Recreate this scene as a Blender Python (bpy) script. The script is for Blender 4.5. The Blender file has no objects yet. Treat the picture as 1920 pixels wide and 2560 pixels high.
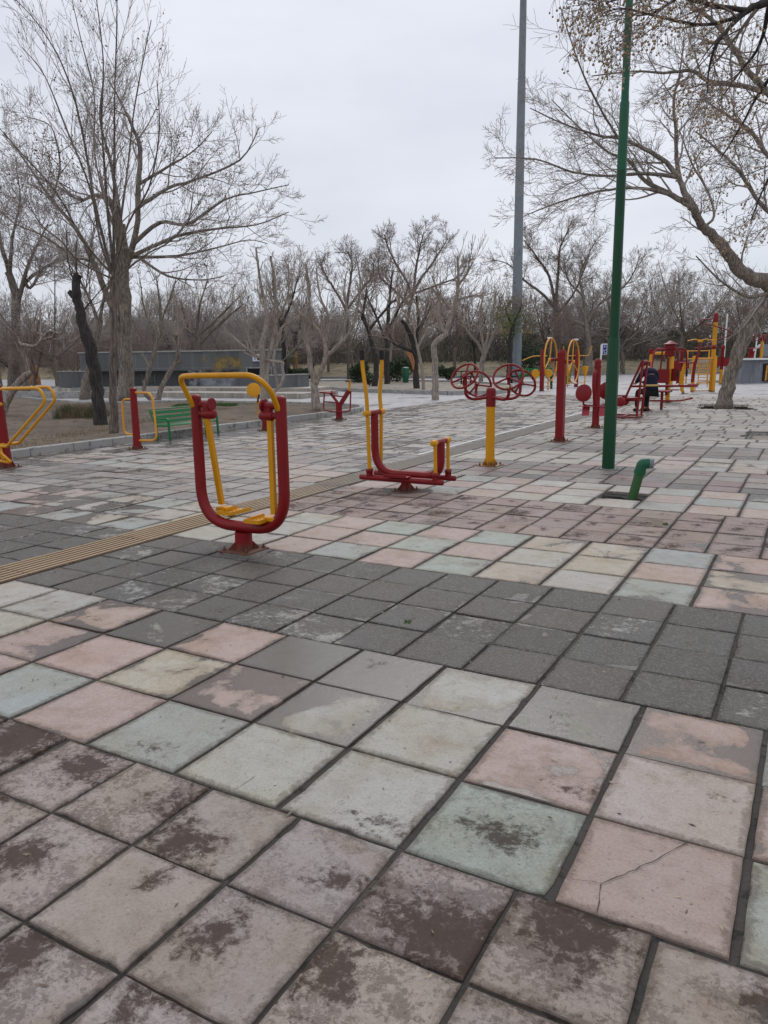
import bpy, math, random
import numpy as np
from mathutils import Vector, Matrix
sc = bpy.context.scene
R = math.radians
# ------------------------------------------------------------------ camera
F_PX, PITCH, ROLL, CAM_H, YAW = 1912.9, .199369, -.013251, 1.5782, .510875
CAM = Vector((2.56, -1.97, CAM_H))
cd = bpy.data.cameras.new('camera'); cam = bpy.data.objects.new('camera', cd); sc.collection.objects.link(cam)
cam.matrix_world = Matrix.Translation(CAM) @ Matrix.Rotation(YAW, 4, 'Z') @ Matrix.Rotation(math.pi/2-PITCH, 4, 'X') @ Matrix.Rotation(ROLL, 4, 'Z')
cd.sensor_fit = 'VERTICAL'; cd.sensor_height = 24; cd.lens = F_PX/2560*24
cd.clip_start = .05; cd.clip_end = 2000
sc.camera = cam
sc.render.resolution_x = 768; sc.render.resolution_y = 1024
# ------------------------------------------------------------------ sky, sun, exposure
w = bpy.data.worlds.new('World'); sc.world = w; w.use_nodes = True
nt = w.node_tree; N = nt.nodes; Lk = nt.links
for n in list(N): N.remove(n)
wo = N.new('ShaderNodeOutputWorld'); bg = N.new('ShaderNodeBackground')
sky = N.new('ShaderNodeTexSky'); sky.sky_type = 'NISHITA'; sky.sun_disc = False
sky.sun_elevation = R(42); sky.sun_rotation = R(200)
tc = N.new('ShaderNodeTexCoord'); mp = N.new('ShaderNodeMapping'); mp.inputs['Scale'].default_value = (1, 1, 2.6)
no = N.new('ShaderNodeTexNoise'); no.inputs['Scale'].default_value = 2.3; no.inputs['Detail'].default_value = 6; no.inputs['Roughness'].default_value = .5
cr = N.new('ShaderNodeValToRGB'); cr.color_ramp.elements[0].position = .32; cr.color_ramp.elements[1].position = .68
cr.color_ramp.elements[0].color = (.76, .79, .88, 1); cr.color_ramp.elements[1].color = (.96, .98, 1.05, 1)
sx = N.new('ShaderNodeSeparateXYZ'); hz = N.new('ShaderNodeMapRange'); hz.inputs[1].default_value = 0; hz.inputs[2].default_value = .45
hz.inputs[3].default_value = .86; hz.inputs[4].default_value = 1.03
mulc = N.new('ShaderNodeVectorMath'); mulc.operation = 'SCALE'
mix = N.new('ShaderNodeMixRGB'); mix.inputs[0].default_value = .9
sk = N.new('ShaderNodeVectorMath'); sk.operation = 'SCALE'; sk.inputs['Scale'].default_value = .12
Lk.new(tc.outputs['Generated'], mp.inputs[0]); Lk.new(mp.outputs[0], no.inputs[0]); Lk.new(no.outputs[0], cr.inputs[0])
Lk.new(tc.outputs['Generated'], sx.inputs[0]); Lk.new(sx.outputs[2], hz.inputs[0])
Lk.new(cr.outputs[0], mulc.inputs[0]); Lk.new(hz.outputs[0], mulc.inputs['Scale'])
Lk.new(sky.outputs[0], sk.inputs[0]); Lk.new(sk.outputs[0], mix.inputs[1]); Lk.new(mulc.outputs[0], mix.inputs[2])
Lk.new(mix.outputs[0], bg.inputs[0]); bg.inputs[1].default_value = 1.0; Lk.new(bg.outputs[0], wo.inputs[0])
sl = bpy.data.lights.new('sun', 'SUN'); sl.energy = 1.0; sl.angle = R(25); sl.color = (1, .97, .93)
so = bpy.data.objects.new('sun', sl); sc.collection.objects.link(so); so.rotation_euler = (R(48), 0, R(200-180+180))
sc.view_settings.view_transform = 'Standard'; sc.view_settings.look = 'None'
sc.view_settings.exposure = 0; sc.view_settings.gamma = 1
sc.cycles.max_bounces = 5; sc.cycles.diffuse_bounces = 2; sc.cycles.glossy_bounces = 2
sc.cycles.transparent_max_bounces = 6; sc.cycles.transmission_bounces = 2

# ------------------------------------------------------------------ photograph ray -> place in the world
_c, _s = math.cos(YAW), math.sin(YAW)
def ray(px, py):
    x, y = px-960, py-1280
    a = x*math.cos(ROLL)+y*math.sin(ROLL); b = -x*math.sin(ROLL)+y*math.cos(ROLL)
    X, U = a/F_PX, -b/F_PX
    f = math.cos(PITCH)+U*math.sin(PITCH); up = -math.sin(PITCH)+U*math.cos(PITCH)
    return Vector((X*_c-f*_s, X*_s+f*_c, up)), f
def G(px, py, z=0):
    r, f = ray(px, py); return CAM+r*((z-CAM.z)/r.z)
def D(px, py, d):
    r, f = ray(px, py); return CAM+r*(d/f)
def PU(px, py, u):
    r, f = ray(px, py); return CAM+r*((u-CAM.x)/r.x)
def PV(px, py, v):
    r, f = ray(px, py); return CAM+r*((v-CAM.y)/r.y)
def fwd(p):
    return (p[0]-CAM.x)*(-_s)+(p[1]-CAM.y)*_c

# ------------------------------------------------------------------ mesh helpers
def V(*a): return Vector(a)
def fillet(pts, r, n=6):
    pts = [Vector(p) for p in pts]
    out = [pts[0]]
    rs = r if isinstance(r, (list, tuple)) else [r]*len(pts)
    for i in range(1, len(pts)-1):
        a, b, c = pts[i-1], pts[i], pts[i+1]
        u, v = (a-b), (c-b)
        t = min(rs[i], u.length*.49, v.length*.49)
        p0, p1 = b+u.normalized()*t, b+v.normalized()*t
        for k in range(n+1):
            s = k/n
            out.append(p0*(1-s)**2+b*2*s*(1-s)+p1*s*s)
    out.append(pts[-1]); return out
class MB:
    def __init__(s): s.v = []; s.f = []; s.mi = []; s.m = 0
    def _ring(s, p, t, ref, r, n, flat=1.0, ph=0):
        a = t.cross(ref)
        if a.length < 1e-5: a = t.cross(Vector((1, .1, 0)))
        a.normalize(); b = t.cross(a).normalized()
        i = len(s.v)
        for k in range(n):
            q = 2*math.pi*k/n+ph
            s.v.append(p+a*(r*math.cos(q))+b*(r*flat*math.sin(q)))
        return i
    def tube(s, pts, r, n=10, caps=True, closed=False, flat=1.0, ph=0, ref=None, dome=False):
        pts = [Vector(p) for p in pts]; m = len(pts)
        rr = r if isinstance(r, (list, tuple)) else [r]*m
        if dome and not closed:
            t0 = (pts[0]-pts[1]).normalized(); t1 = (pts[-1]-pts[-2]).normalized()
            h0, h1 = rr[0], rr[-1]
            pts = [pts[0]+t0*h0*.5, pts[0]+t0*h0*.36]+pts+[pts[-1]+t1*h1*.36, pts[-1]+t1*h1*.5]
            rr = [h0*.45, h0*.8]+list(rr)+[h1*.8, h1*.45]; m = len(pts)
        rings = []; a = None
        for i in range(m):
            if closed: t = (pts[(i+1) % m]-pts[i-1]).normalized()
            else: t = (pts[min(i+1, m-1)]-pts[max(i-1, 0)]).normalized()
            if a is None:
                q = Vector(ref) if ref else (Vector((0, 0, 1)) if abs(t.z) < .9 else Vector((1, 0, 0)))
                a = (q-t*q.dot(t)).normalized()
            else:
                a = (a-t*a.dot(t)).normalized()
            b = t.cross(a)
            k0 = len(s.v)
            for k in range(n):
                q = 2*math.pi*k/n+ph
                s.v.append(pts[i]+a*(rr[i]*math.cos(q))+b*(rr[i]*flat*math.sin(q)))
            rings.append(k0)
        L = m if closed else m-1
        for i in range(L):
            A, B = rings[i], rings[(i+1) % m]
            for k in range(n):
                s.f.append((A+k, A+(k+1) % n, B+(k+1) % n, B+k)); s.mi.append(s.m)
        if caps and not closed:
            s.f.append(tuple(range(rings[0]+n-1, rings[0]-1, -1))); s.mi.append(s.m)
            s.f.append(tuple(range(rings[-1], rings[-1]+n))); s.mi.append(s.m)
        return s
    def box(s, c, d, M=None, bev=0):
        x, y, z = d[0]/2, d[1]/2, d[2]/2; c = Vector(c); i = len(s.v)
        if bev and min(x, y, z) > bev*1.5:
            import itertools
            idx = {}
            for sx in (-1, 1):
                for sy in (-1, 1):
                    for sz in (-1, 1):
                        for ax in range(3):
                            p = [sx*(x-bev), sy*(y-bev), sz*(z-bev)]; p[ax] = (sx*x, sy*y, sz*z)[ax]
                            p = Vector(p)
                            if M: p = M @ p
                            idx[(sx, sy, sz, ax)] = len(s.v); s.v.append(c+p)
            def q(*k):
                s.f.append(tuple(idx[j] for j in k)); s.mi.append(s.m)
            for ax in range(3):
                o = [j for j in range(3) if j != ax]
                for sg in (-1, 1):
                    ks = []
                    for a, b in ((-1, -1), (1, -1), (1, 1), (-1, 1)):
                        t = [0, 0, 0]; t[ax] = sg; t[o[0]] = a; t[o[1]] = b; ks.append((*t, ax))
                    q(*ks)
            for ax in range(3):
                o = [j for j in range(3) if j != ax]
                for a in (-1, 1):
                    for b in (-1, 1):
                        def kk(e, fa):
                            t = [0, 0, 0]; t[ax] = e; t[o[0]] = a; t[o[1]] = b; return (*t, fa)
                        q(kk(-1, o[0]), kk(1, o[0]), kk(1, o[1]), kk(-1, o[1]))
            for sx in (-1, 1):
                for sy in (-1, 1):
                    for sz in (-1, 1): q((sx, sy, sz, 0), (sx, sy, sz, 1), (sx, sy, sz, 2))
            s.fix = True
            return s
        for X, Y, Z in ((-x, -y, -z), (x, -y, -z), (x, y, -z), (-x, y, -z), (-x, -y, z), (x, -y, z), (x, y, z), (-x, y, z)):
            p = Vector((X, Y, Z))
            if M: p = M @ p
            s.v.append(c+p)
        for q in ((0, 3, 2, 1), (4, 5, 6, 7), (0, 1, 5, 4), (1, 2, 6, 5), (2, 3, 7, 6), (3, 0, 4, 7)):
            s.f.append(tuple(i+k for k in q)); s.mi.append(s.m)
        return s
    def lathe(s, prof, c=(0, 0, 0), n=20, axis=(0, 0, 1)):
        t = Vector(axis).normalized(); c = Vector(c)
        rings = []
        ref = Vector((1, 0, 0)) if abs(t.x) < .9 else Vector((0, 1, 0))
        for r, h in prof: rings.append(s._ring(c+t*h, t, ref, max(r, 1e-4), n))
        for A, B in zip(rings, rings[1:]):
            for k in range(n): s.f.append((A+k, A+(k+1) % n, B+(k+1) % n, B+k)); s.mi.append(s.m)
        s.f.append(tuple(range(rings[0]+n-1, rings[0]-1, -1))); s.mi.append(s.m)
        s.f.append(tuple(range(rings[-1], rings[-1]+n))); s.mi.append(s.m)
        return s
    def sphere(s, c, r, n=12, sc_=(1, 1, 1)):
        c = Vector(c); m = n//2; rings = []
        for i in range(1, m):
            a = math.pi*i/m; k0 = len(s.v)
            for k in range(n):
                q = 2*math.pi*k/n
                s.v.append(c+Vector((r*sc_[0]*math.sin(a)*math.cos(q), r*sc_[1]*math.sin(a)*math.sin(q), r*sc_[2]*math.cos(a))))
            rings.append(k0)
        for A, B in zip(rings, rings[1:]):
            for k in range(n): s.f.append((A+k, B+k, B+(k+1) % n, A+(k+1) % n)); s.mi.append(s.m)
        t = len(s.v); s.v.append(c+Vector((0, 0, r*sc_[2]))); b = len(s.v); s.v.append(c-Vector((0, 0, r*sc_[2])))
        for k in range(n):
            s.f.append((t, rings[0]+k, rings[0]+(k+1) % n)); s.mi.append(s.m)
            s.f.append((b, rings[-1]+(k+1) % n, rings[-1]+k)); s.mi.append(s.m)
        return s
    def plate(s, outline, thick, M=None):          # outline in local xy, extruded along z, then placed by a 4x4
        n = len(outline); i = len(s.v); M = M or Matrix()
        for z in (-thick/2, thick/2):
            for x, y in outline: s.v.append(M @ Vector((x, y, z)))
        s.f.append(tuple(range(i+n-1, i-1, -1))); s.mi.append(s.m); s.f.append(tuple(range(i+n, i+2*n))); s.mi.append(s.m)
        for k in range(n): s.f.append((i+k, i+(k+1) % n, i+n+(k+1) % n, i+n+k)); s.mi.append(s.m)
        return s
    def build(s, name, mat, parent=None, smooth=True, angle=38, **tags):
        me = bpy.data.meshes.new(name); me.from_pydata([tuple(v) for v in s.v], [], s.f)
        mats = mat if isinstance(mat, (list, tuple)) else [mat]
        for m in mats: me.materials.append(m)
        if len(mats) > 1: me.polygons.foreach_set('material_index', s.mi)
        me.update()
        if getattr(s, 'fix', False):
            import bmesh
            bm = bmesh.new(); bm.from_mesh(me); bmesh.ops.recalc_face_normals(bm, faces=bm.faces); bm.to_mesh(me); bm.free()
        if smooth:
            me.polygons.foreach_set('use_smooth', [True]*len(me.polygons))
            me.set_sharp_from_angle(angle=R(angle))
        o = bpy.data.objects.new(name, me); sc.collection.objects.link(o)
        if parent: o.parent = parent
        return tag(o, **tags)
def tag(o, label=None, cat=None, group=None, kind=None):
    if label: o['label'] = label
    if cat: o['category'] = cat
    if group: o['group'] = group
    if kind: o['kind'] = kind
    return o
def thing(name, loc, label, cat, group=None, rz=0):
    o = bpy.data.objects.new(name, None); sc.collection.objects.link(o)
    o.location = loc; o.rotation_euler = (0, 0, rz); o.empty_display_size = .2
    return tag(o, label, cat, group)
def copy_tree(o, parent=None):
    c = o.copy(); sc.collection.objects.link(c)
    if parent: c.parent = parent
    for ch in list(o.children): copy_tree(ch, c)
    return c
def np_mesh(name, verts, faces4, mats, parent=None, smooth=True, mi=None):
    me = bpy.data.meshes.new(name)
    nv, nf = len(verts), len(faces4); k = faces4.shape[1]
    me.vertices.add(nv); me.vertices.foreach_set('co', np.ascontiguousarray(verts, dtype=np.float32).ravel())
    me.loops.add(nf*k); me.loops.foreach_set('vertex_index', np.ascontiguousarray(faces4, dtype=np.int32).ravel())
    me.polygons.add(nf); me.polygons.foreach_set('loop_start', np.arange(0, nf*k, k, dtype=np.int32))
    for m in (mats if isinstance(mats, (list, tuple)) else [mats]): me.materials.append(m)
    if mi is not None: me.polygons.foreach_set('material_index', mi)
    if smooth: me.polygons.foreach_set('use_smooth', np.ones(nf, dtype=bool))
    me.update(calc_edges=True)
    o = bpy.data.objects.new(name, me); sc.collection.objects.link(o)
    if parent: o.parent = parent
    return o

# ------------------------------------------------------------------ materials
def newmat(name):
    m = bpy.data.materials.new(name); m.use_nodes = True
    nt = m.node_tree; return m, nt, nt.nodes['Principled BSDF']
class NT:
    def __init__(s, nt): s.nt = nt
    def n(s, t, **k):
        x = s.nt.nodes.new(t)
        for a, b in k.items(): setattr(x, a, b)
        return x
    def l(s, a, b): s.nt.links.new(a, b)
    def val(s, x, inp):
        if hasattr(x, 'is_output') or hasattr(x, 'links'): s.l(x, inp)
        else: inp.default_value = x
    def math(s, op, a, b=0, c=None, clamp=False):
        x = s.n('ShaderNodeMath', operation=op, use_clamp=clamp); s.val(a, x.inputs[0]); s.val(b, x.inputs[1])
        if c is not None: s.val(c, x.inputs[2])
        return x.outputs[0]
    def noise(s, vec, scale, detail=4, rough=.55, dist=0):
        x = s.n('ShaderNodeTexNoise'); x.inputs['Scale'].default_value = scale; x.inputs['Detail'].default_value = detail
        x.inputs['Roughness'].default_value = rough; x.inputs['Distortion'].default_value = dist
        if vec is not None: s.l(vec, x.inputs['Vector'])
        return x.outputs[0]
    def mixc(s, f, a, b, blend='MIX'):
        x = s.n('ShaderNodeMixRGB', blend_type=blend); s.val(f, x.inputs[0])
        for q, i in ((a, 1), (b, 2)):
            if isinstance(q, tuple): x.inputs[i].default_value = (*q[:3], 1)
            else: s.l(q, x.inputs[i])
        return x.outputs[0]
    def ramp(s, f, stops):
        x = s.n('ShaderNodeValToRGB'); e = x.color_ramp.elements
        while len(e) < len(stops): e.new(.5)
        for q, (p, c) in zip(e, stops): q.position = p; q.color = (*c, 1)
        s.l(f, x.inputs[0]); return x.outputs[0]
    def step(s, v, lo, hi):
        x = s.n('ShaderNodeMapRange', interpolation_type='SMOOTHSTEP'); s.val(v, x.inputs[0]); s.val(lo, x.inputs[1]); s.val(hi, x.inputs[2]); return x.outputs[0]
    def bump(s, h, strength, dist, bsdf):
        x = s.n('ShaderNodeBump'); x.inputs['Strength'].default_value = strength; x.inputs['Distance'].default_value = dist
        s.l(h, x.inputs['Height']); s.l(x.outputs[0], bsdf.inputs['Normal'])
def paint(name, col, rough=.35, chip=.0, dirt=.35, chipcol=(.10, .05, .03)):
    m, nt, b = newmat(name); t = NT(nt); tc = t.n('ShaderNodeTexCoord').outputs['Object']
    f = t.noise(tc, 3.5, 5, .6); g = t.noise(tc, 45, 3)
    c = t.mixc(t.math('MULTIPLY', t.step(f, .45, .75), dirt), col, tuple(x*.55+.012 for x in col))
    c = t.mixc(t.math('MULTIPLY', t.step(t.noise(tc, 1.1, 3), .5, .7), .35), c, tuple(min(1, x*1.18+.015) for x in col))
    if chip:
        k = t.step(t.noise(tc, 22, 6, .7), .80-chip, .83-chip); c = t.mixc(k, c, chipcol)
    if chip >= .08:
        so = t.n('ShaderNodeSeparateXYZ'); t.l(tc, so.inputs[0]); q = t.math('SUBTRACT', so.outputs[2], t.math('MULTIPLY', t.noise(tc, 14, 6, .7), .22))
        c = t.mixc(t.math('MULTIPLY', t.step(q, -.015, -.10), .8), c, (.11, .05, .03))
        c = t.mixc(t.math('MULTIPLY', t.step(t.noise(tc, 60, 5, .8), .60, .66), .55), c, tuple(x*.35+.02 for x in col))
    t.l(c, b.inputs['Base Color'])
    t.l(t.math('ADD', t.math('MULTIPLY', f, .25), rough-.1), b.inputs['Roughness'])
    b.inputs['Specular IOR Level'].default_value = .3
    t.bump(g, .12, .002, b); return m
RED = paint('red_paint', (.195, .004, .006), .42, .10)
REDP = paint('faded_red_paint', (.33, .03, .05), .45, .08)
YEL = paint('yellow_paint', (.60, .27, .003), .38, .11, .3, (.16, .09, .04))
ORG = paint('pale_orange_paint', (.68, .31, .035), .45, .08)
GRN = paint('green_paint', (.006, .145, .04), .35, .06)
PGRN = paint('dark_green_paint', (.003, .052, .018), .30, .05)
PGRN2 = paint('worn_green_paint', (.010, .095, .045), .38, .1, .5, (.06, .2, .13))
PIPEG = paint('pipe_green_paint', (.035, .105, .032), .5, .12, .7, (.03, .05, .02))
GALV = paint('galvanised_steel', (.20, .225, .25), .5, .06, .5, (.12, .12, .12))
BLK = paint('black_rubber', (.012, .012, .013), .6)
RUST = paint('rusty_steel', (.16, .075, .05), .75, .12, .6, (.08, .03, .02))
WHT = paint('white_paint', (.7, .7, .7), .45)
BLU = paint('blue_paint', (.015, .03, .22), .4)
IVORY = paint('ivory_plastic', (.6, .56, .36), .35)
def bark(name, c1, c2, sc1=5, wet=0):
    m, nt, b = newmat(name); t = NT(nt); tc = t.n('ShaderNodeTexCoord').outputs['Object']
    mp = t.n('ShaderNodeMapping'); mp.inputs['Scale'].default_value = (1, 1, .16); t.l(tc, mp.inputs[0])
    f = t.noise(mp.outputs[0], sc1*5, 6, .7, .4); g = t.noise(tc, 2.2, 4)
    c = t.mixc(t.step(f, .38, .62), c2, c1); c = t.mixc(t.math('MULTIPLY', t.step(g, .4, .7), .45), c, tuple(x*.6 for x in c2))
    t.l(c, b.inputs['Base Color']); b.inputs['Roughness'].default_value = .85
    t.bump(f, .9, .03, b); return m
BK_GREY = bark('grey_brown_bark', (.29, .245, .20), (.10, .08, .065))
BK_DARK = bark('dark_bark', (.060, .052, .046), (.020, .017, .015))
BK_PALE = bark('pale_bark', (.40, .345, .29), (.20, .165, .135))
BK_MID = bark('brown_bark', (.21, .17, .14), (.08, .062, .05))
WOOD_O = bark('torn_orange_wood', (.50, .24, .10), (.22, .09, .04))
DRYW = bark('bare_dead_wood', (.38, .32, .27), (.15, .12, .10))
def twigm(name, c1, c2):
    m, nt, b = newmat(name); t = NT(nt); oi = t.n('ShaderNodeObjectInfo'); tc = t.n('ShaderNodeTexCoord').outputs['Object']
    c = t.mixc(t.noise(tc, 1.3, 3), c1, c2)
    c = t.mixc(t.math('MULTIPLY', oi.outputs['Random'], .35), c, tuple(x*.6 for x in c1))
    t.l(c, b.inputs['Base Color']); b.inputs['Roughness'].default_value = .8; return m
TW_GREY = twigm('grey_twigs', (.40, .355, .32), (.25, .21, .185))
TW_DARK = twigm('dark_twigs', (.22, .165, .135), (.12, .09, .07))
TW_PALE = twigm('pale_twigs', (.42, .35, .29), (.28, .225, .18))
TW_BROWN = twigm('brown_twigs', (.31, .24, .20), (.18, .135, .11))
SEED = twigm('dry_seed_pods', (.15, .075, .05), (.08, .05, .035))
BERRY = paint('dried_berry_skin', (.36, .25, .14), .5, .0, .5)
LEAF = twigm('evergreen_leaves', (.02, .045, .016), (.035, .06, .02))
LEAF2 = twigm('young_green_leaves', (.10, .15, .03), (.16, .17, .06))
def groundm(name, cols, scale=.8, fine=30, bump=.6):
    m, nt, b = newmat(name); t = NT(nt); tc = t.n('ShaderNodeTexCoord').outputs['Object']
    a = t.noise(tc, scale, 6, .6); f = t.noise(tc, fine, 5, .7); h = t.noise(tc, scale*6, 5, .65)
    c = t.ramp(a, [(.3, cols[0]), (.5, cols[1]), (.7, cols[2])])
    c = t.mixc(t.step(h, .55, .62), c, tuple(x*.55 for x in cols[0]))
    c = t.mixc(t.math('MULTIPLY', f, .55), c, tuple(x*.45 for x in cols[1]))
    t.l(c, b.inputs['Base Color']); b.inputs['Roughness'].default_value = .95
    t.bump(t.math('ADD', f, h), bump, .03, b); return m
DIRT = groundm('bare_earth', [(.09, .063, .042), (.15, .11, .076), (.23, .175, .125)])
SAND = groundm('sandy_earth', [(.30, .25, .20), (.38, .33, .27), (.45, .40, .33)], .5, 20)
LAWN = groundm('dry_lawn', [(.13, .115, .055), (.25, .20, .12), (.17, .15, .07)], .15, 12)
CONC = groundm('kerb_concrete', [(.34, .34, .32), (.43, .42, .40), (.25, .25, .235)], 1.2, 40, .3)
def pathm(name):
    m, nt, b = newmat(name); t = NT(nt); tc = t.n('ShaderNodeTexCoord').outputs['Object']
    br = t.n('ShaderNodeTexBrick'); t.l(tc, br.inputs['Vector']); br.inputs['Scale'].default_value = 1
    br.inputs['Brick Width'].default_value = .5; br.inputs['Row Height'].default_value = .5; br.inputs['Mortar Size'].default_value = .012
    br.inputs['Color1'].default_value = (.42, .42, .42, 1); br.inputs['Color2'].default_value = (.35, .33, .335, 1); br.inputs['Mortar'].default_value = (.12, .12, .12, 1)
    a = t.noise(tc, .5, 5, .6); wet = t.step(a, .52, .64)
    c = t.mixc(t.math('MULTIPLY', wet, .6), br.outputs[0], (.14, .14, .145), 'MIX')
    c = t.mixc(t.math('MULTIPLY', t.noise(tc, 12, 4), .4), c, (.22, .21, .2))
    t.l(c, b.inputs['Base Color']); t.l(t.math('SUBTRACT', .6, t.math('MULTIPLY', wet, .35)), b.inputs['Roughness']); return m
PATH = pathm('far_paving')
def stonem(name, base, jw=.6, jh=1.2):
    m, nt, b = newmat(name); t = NT(nt); tc = t.n('ShaderNodeTexCoord').outputs['UV']
    br = t.n('ShaderNodeTexBrick'); t.l(tc, br.inputs['Vector']); br.inputs['Scale'].default_value = 1; br.offset = 0
    br.inputs['Brick Width'].default_value = jw; br.inputs['Row Height'].default_value = jh; br.inputs['Mortar Size'].default_value = .008
    br.inputs['Color1'].default_value = (*base, 1); br.inputs['Color2'].default_value = (*(x*.8 for x in base), 1); br.inputs['Mortar'].default_value = (*(min(1, x*1.9) for x in base), 1)
    o = t.n('ShaderNodeTexCoord').outputs['Object']
    mp = t.n('ShaderNodeMapping'); mp.inputs['Scale'].default_value = (1, 1, .25); t.l(o, mp.inputs[0])
    c = t.mixc(t.step(t.noise(mp.outputs[0], 1.6, 6, .65), .45, .7), br.outputs[0], tuple(x*.55 for x in base))
    c = t.mixc(t.math('MULTIPLY', t.noise(o, 25, 4), .35), c, tuple(x*.6 for x in base))
    t.l(c, b.inputs['Base Color']); b.inputs['Roughness'].default_value = .5; return m
STONE = stonem('dark_grey_stone_cladding', (.135, .145, .15))
STONE_L = stonem('pale_travertine', (.42, .38, .33), .5, .5)
STONE_B = stonem('blue_grey_stone', (.20, .215, .245), 1.0, 3)
DARK = paint('dark_interior', (.006, .006, .007), .8)

# ------------------------------------------------------------------ paving
def pavem():
    m, nt, b = newmat('worn_coloured_paving'); t = NT(nt)
    tc = t.n('ShaderNodeTexCoord').outputs['Object']
    ta = t.n('ShaderNodeVertexColor', layer_name='tint'); pa = t.n('ShaderNodeVertexColor', layer_name='par')
    sp = t.n('ShaderNodeSeparateColor'); t.l(pa.outputs[0], sp.inputs[0]); wet, moss, rnd = sp.outputs[0], sp.outputs[1], sp.outputs[2]; res = pa.outputs['Alpha']
    off = t.n('ShaderNodeCombineXYZ'); t.l(t.math('MULTIPLY', rnd, 57), off.inputs[2])
    va = t.n('ShaderNodeVectorMath', operation='ADD'); t.l(tc, va.inputs[0]); t.l(off.outputs[0], va.inputs[1]); vec = va.outputs[0]
    uv = t.n('ShaderNodeUVMap', uv_map='cell'); su = t.n('ShaderNodeSeparateXYZ'); t.l(uv.outputs[0], su.inputs[0])
    e = t.math('MULTIPLY', t.math('MAXIMUM', t.math('ABSOLUTE', t.math('SUBTRACT', su.outputs[0], .5)), t.math('ABSOLUTE', t.math('SUBTRACT', su.outputs[1], .5))), 2)
    edge = t.step(e, .72, 1.0)
    nf = t.noise(vec, 24, 8, .78, .3); nm = t.math('ADD', t.math('MULTIPLY', t.noise(vec, 3.6, 7, .62, .6), .75), t.math('MULTIPLY', t.noise(tc, 1.9, 5, .65, .4), .25)); grain = t.noise(tc, 95, 5, .8); sp2 = t.noise(vec, 60, 5, .8); blot = t.noise(vec, 10, 6, .7, .5)
    mul = lambda c, k: t.mixc(1.0, c, k, 'MULTIPLY')
    # colour drift inside a slab
    c = t.mixc(t.step(t.noise(vec, 2.4, 4), .35, .75), ta.outputs[0], mul(ta.outputs[0], (.90, .83, .74)))
    c = t.mixc(t.math('MULTIPLY', t.step(blot, .42, .66), .38), c, mul(c, (.66, .62, .57)))
    c = t.mixc(t.math('MULTIPLY', t.step(grain, .46, .64), .45), c, mul(c, (.60, .58, .56)))
    c = t.mixc(t.math('MULTIPLY', t.step(grain, .44, .34), .30), c, mul(c, (1.35, 1.33, 1.3)))
    # dirt worked into the slab edges
    c = t.mixc(t.math('MULTIPLY', t.step(t.math('ADD', t.math('MULTIPLY', edge, .5), nf), .80, 1.02), .7), c, mul(c, (.42, .38, .34)))
    # pale residue left on dark slabs
    rm = t.math('ADD', t.math('MULTIPLY', nm, .55), t.math('MULTIPLY', nf, .45))
    rmask = t.step(t.math('ADD', rm, t.math('MULTIPLY', res, .26)), .66, .72)
    c = t.mixc(t.math('MULTIPLY', rmask, .8), c, (.36, .355, .335))
    # moss, lichen and grime
    mm = t.math('ADD', t.math('ADD', t.math('MULTIPLY', nm, .42), t.math('MULTIPLY', nf, .58)), t.math('MULTIPLY', edge, .03))
    rx = t.math('FRACT', t.math('MULTIPLY', rnd, 17.3)); ry = t.math('FRACT', t.math('MULTIPLY', rnd, 41.7))
    dx = t.math('SUBTRACT', su.outputs[0], t.math('ADD', .2, t.math('MULTIPLY', rx, .6))); dy = t.math('SUBTRACT', su.outputs[1], t.math('ADD', .2, t.math('MULTIPLY', ry, .6)))
    dx = t.math('ADD', dx, t.math('MULTIPLY', t.math('SUBTRACT', t.noise(vec, 5, 3), .5), .5)); dx = t.math('MULTIPLY', dx, t.math('ADD', .55, ry)); dy = t.math('MULTIPLY', dy, t.math('ADD', .55, rx))
    dd = t.math('SQRT', t.math('ADD', t.math('MULTIPLY', dx, dx), t.math('MULTIPLY', dy, dy)))
    mm = t.math('ADD', mm, t.math('MULTIPLY', t.math('SUBTRACT', .27, dd), t.math('MULTIPLY', t.step(moss, .05, .3), t.math('SUBTRACT', .44, t.math('MULTIPLY', t.step(moss, .54, .68), .22)))))
    mmask = t.step(t.math('ADD', mm, t.math('MULTIPLY', moss, .285)), .635, .755)
    fm = t.step(t.math('ADD', t.math('ADD', t.math('MULTIPLY', t.noise(vec, 42, 6, .8, .6), .6), t.math('MULTIPLY', t.noise(vec, 7, 4, .6), .4)), t.math('MULTIPLY', moss, .115)), .565, .625)
    mmask = t.math('MAXIMUM', mmask, t.math('MULTIPLY', fm, t.math('MULTIPLY', t.step(moss, .36, .62), .55)))
    c = t.mixc(t.math('MULTIPLY', mmask, .84), c, t.mixc(t.noise(vec, 9, 4), (.050, .024, .018), (.026, .018, .014)))
    isg = t.step(t.math('ADD', ta.outputs[0], 0), .16, .12)
    c = t.mixc(t.math('MULTIPLY', isg, t.step(t.noise(vec, 60, 5, .9), .51, .60)), c, (.185, .178, .165))
    # small dark pits and pale grit everywhere
    c = t.mixc(t.math('MULTIPLY', t.step(sp2, .60, .66), .7), c, (.055, .046, .038))
    c = t.mixc(t.math('MULTIPLY', t.step(sp2, .375, .33), .45), c, (.34, .32, .29))
    # water standing or drying
    wn = t.math('ADD', t.math('ADD', .5, t.math('ADD', t.math('MULTIPLY', t.math('SUBTRACT', t.noise(vec, 2.0, 5, .58, .5), .5), 1.25), t.math('MULTIPLY', t.math('SUBTRACT', blot, .5), .22))), t.math('MULTIPLY', edge, .09))
    so = t.n('ShaderNodeSeparateXYZ'); t.l(tc, so.inputs[0]); farm = t.math('MULTIPLY', t.step(so.outputs[1], 5.5, 10), t.step(so.outputs[0], 1.5, -2.5))
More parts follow.
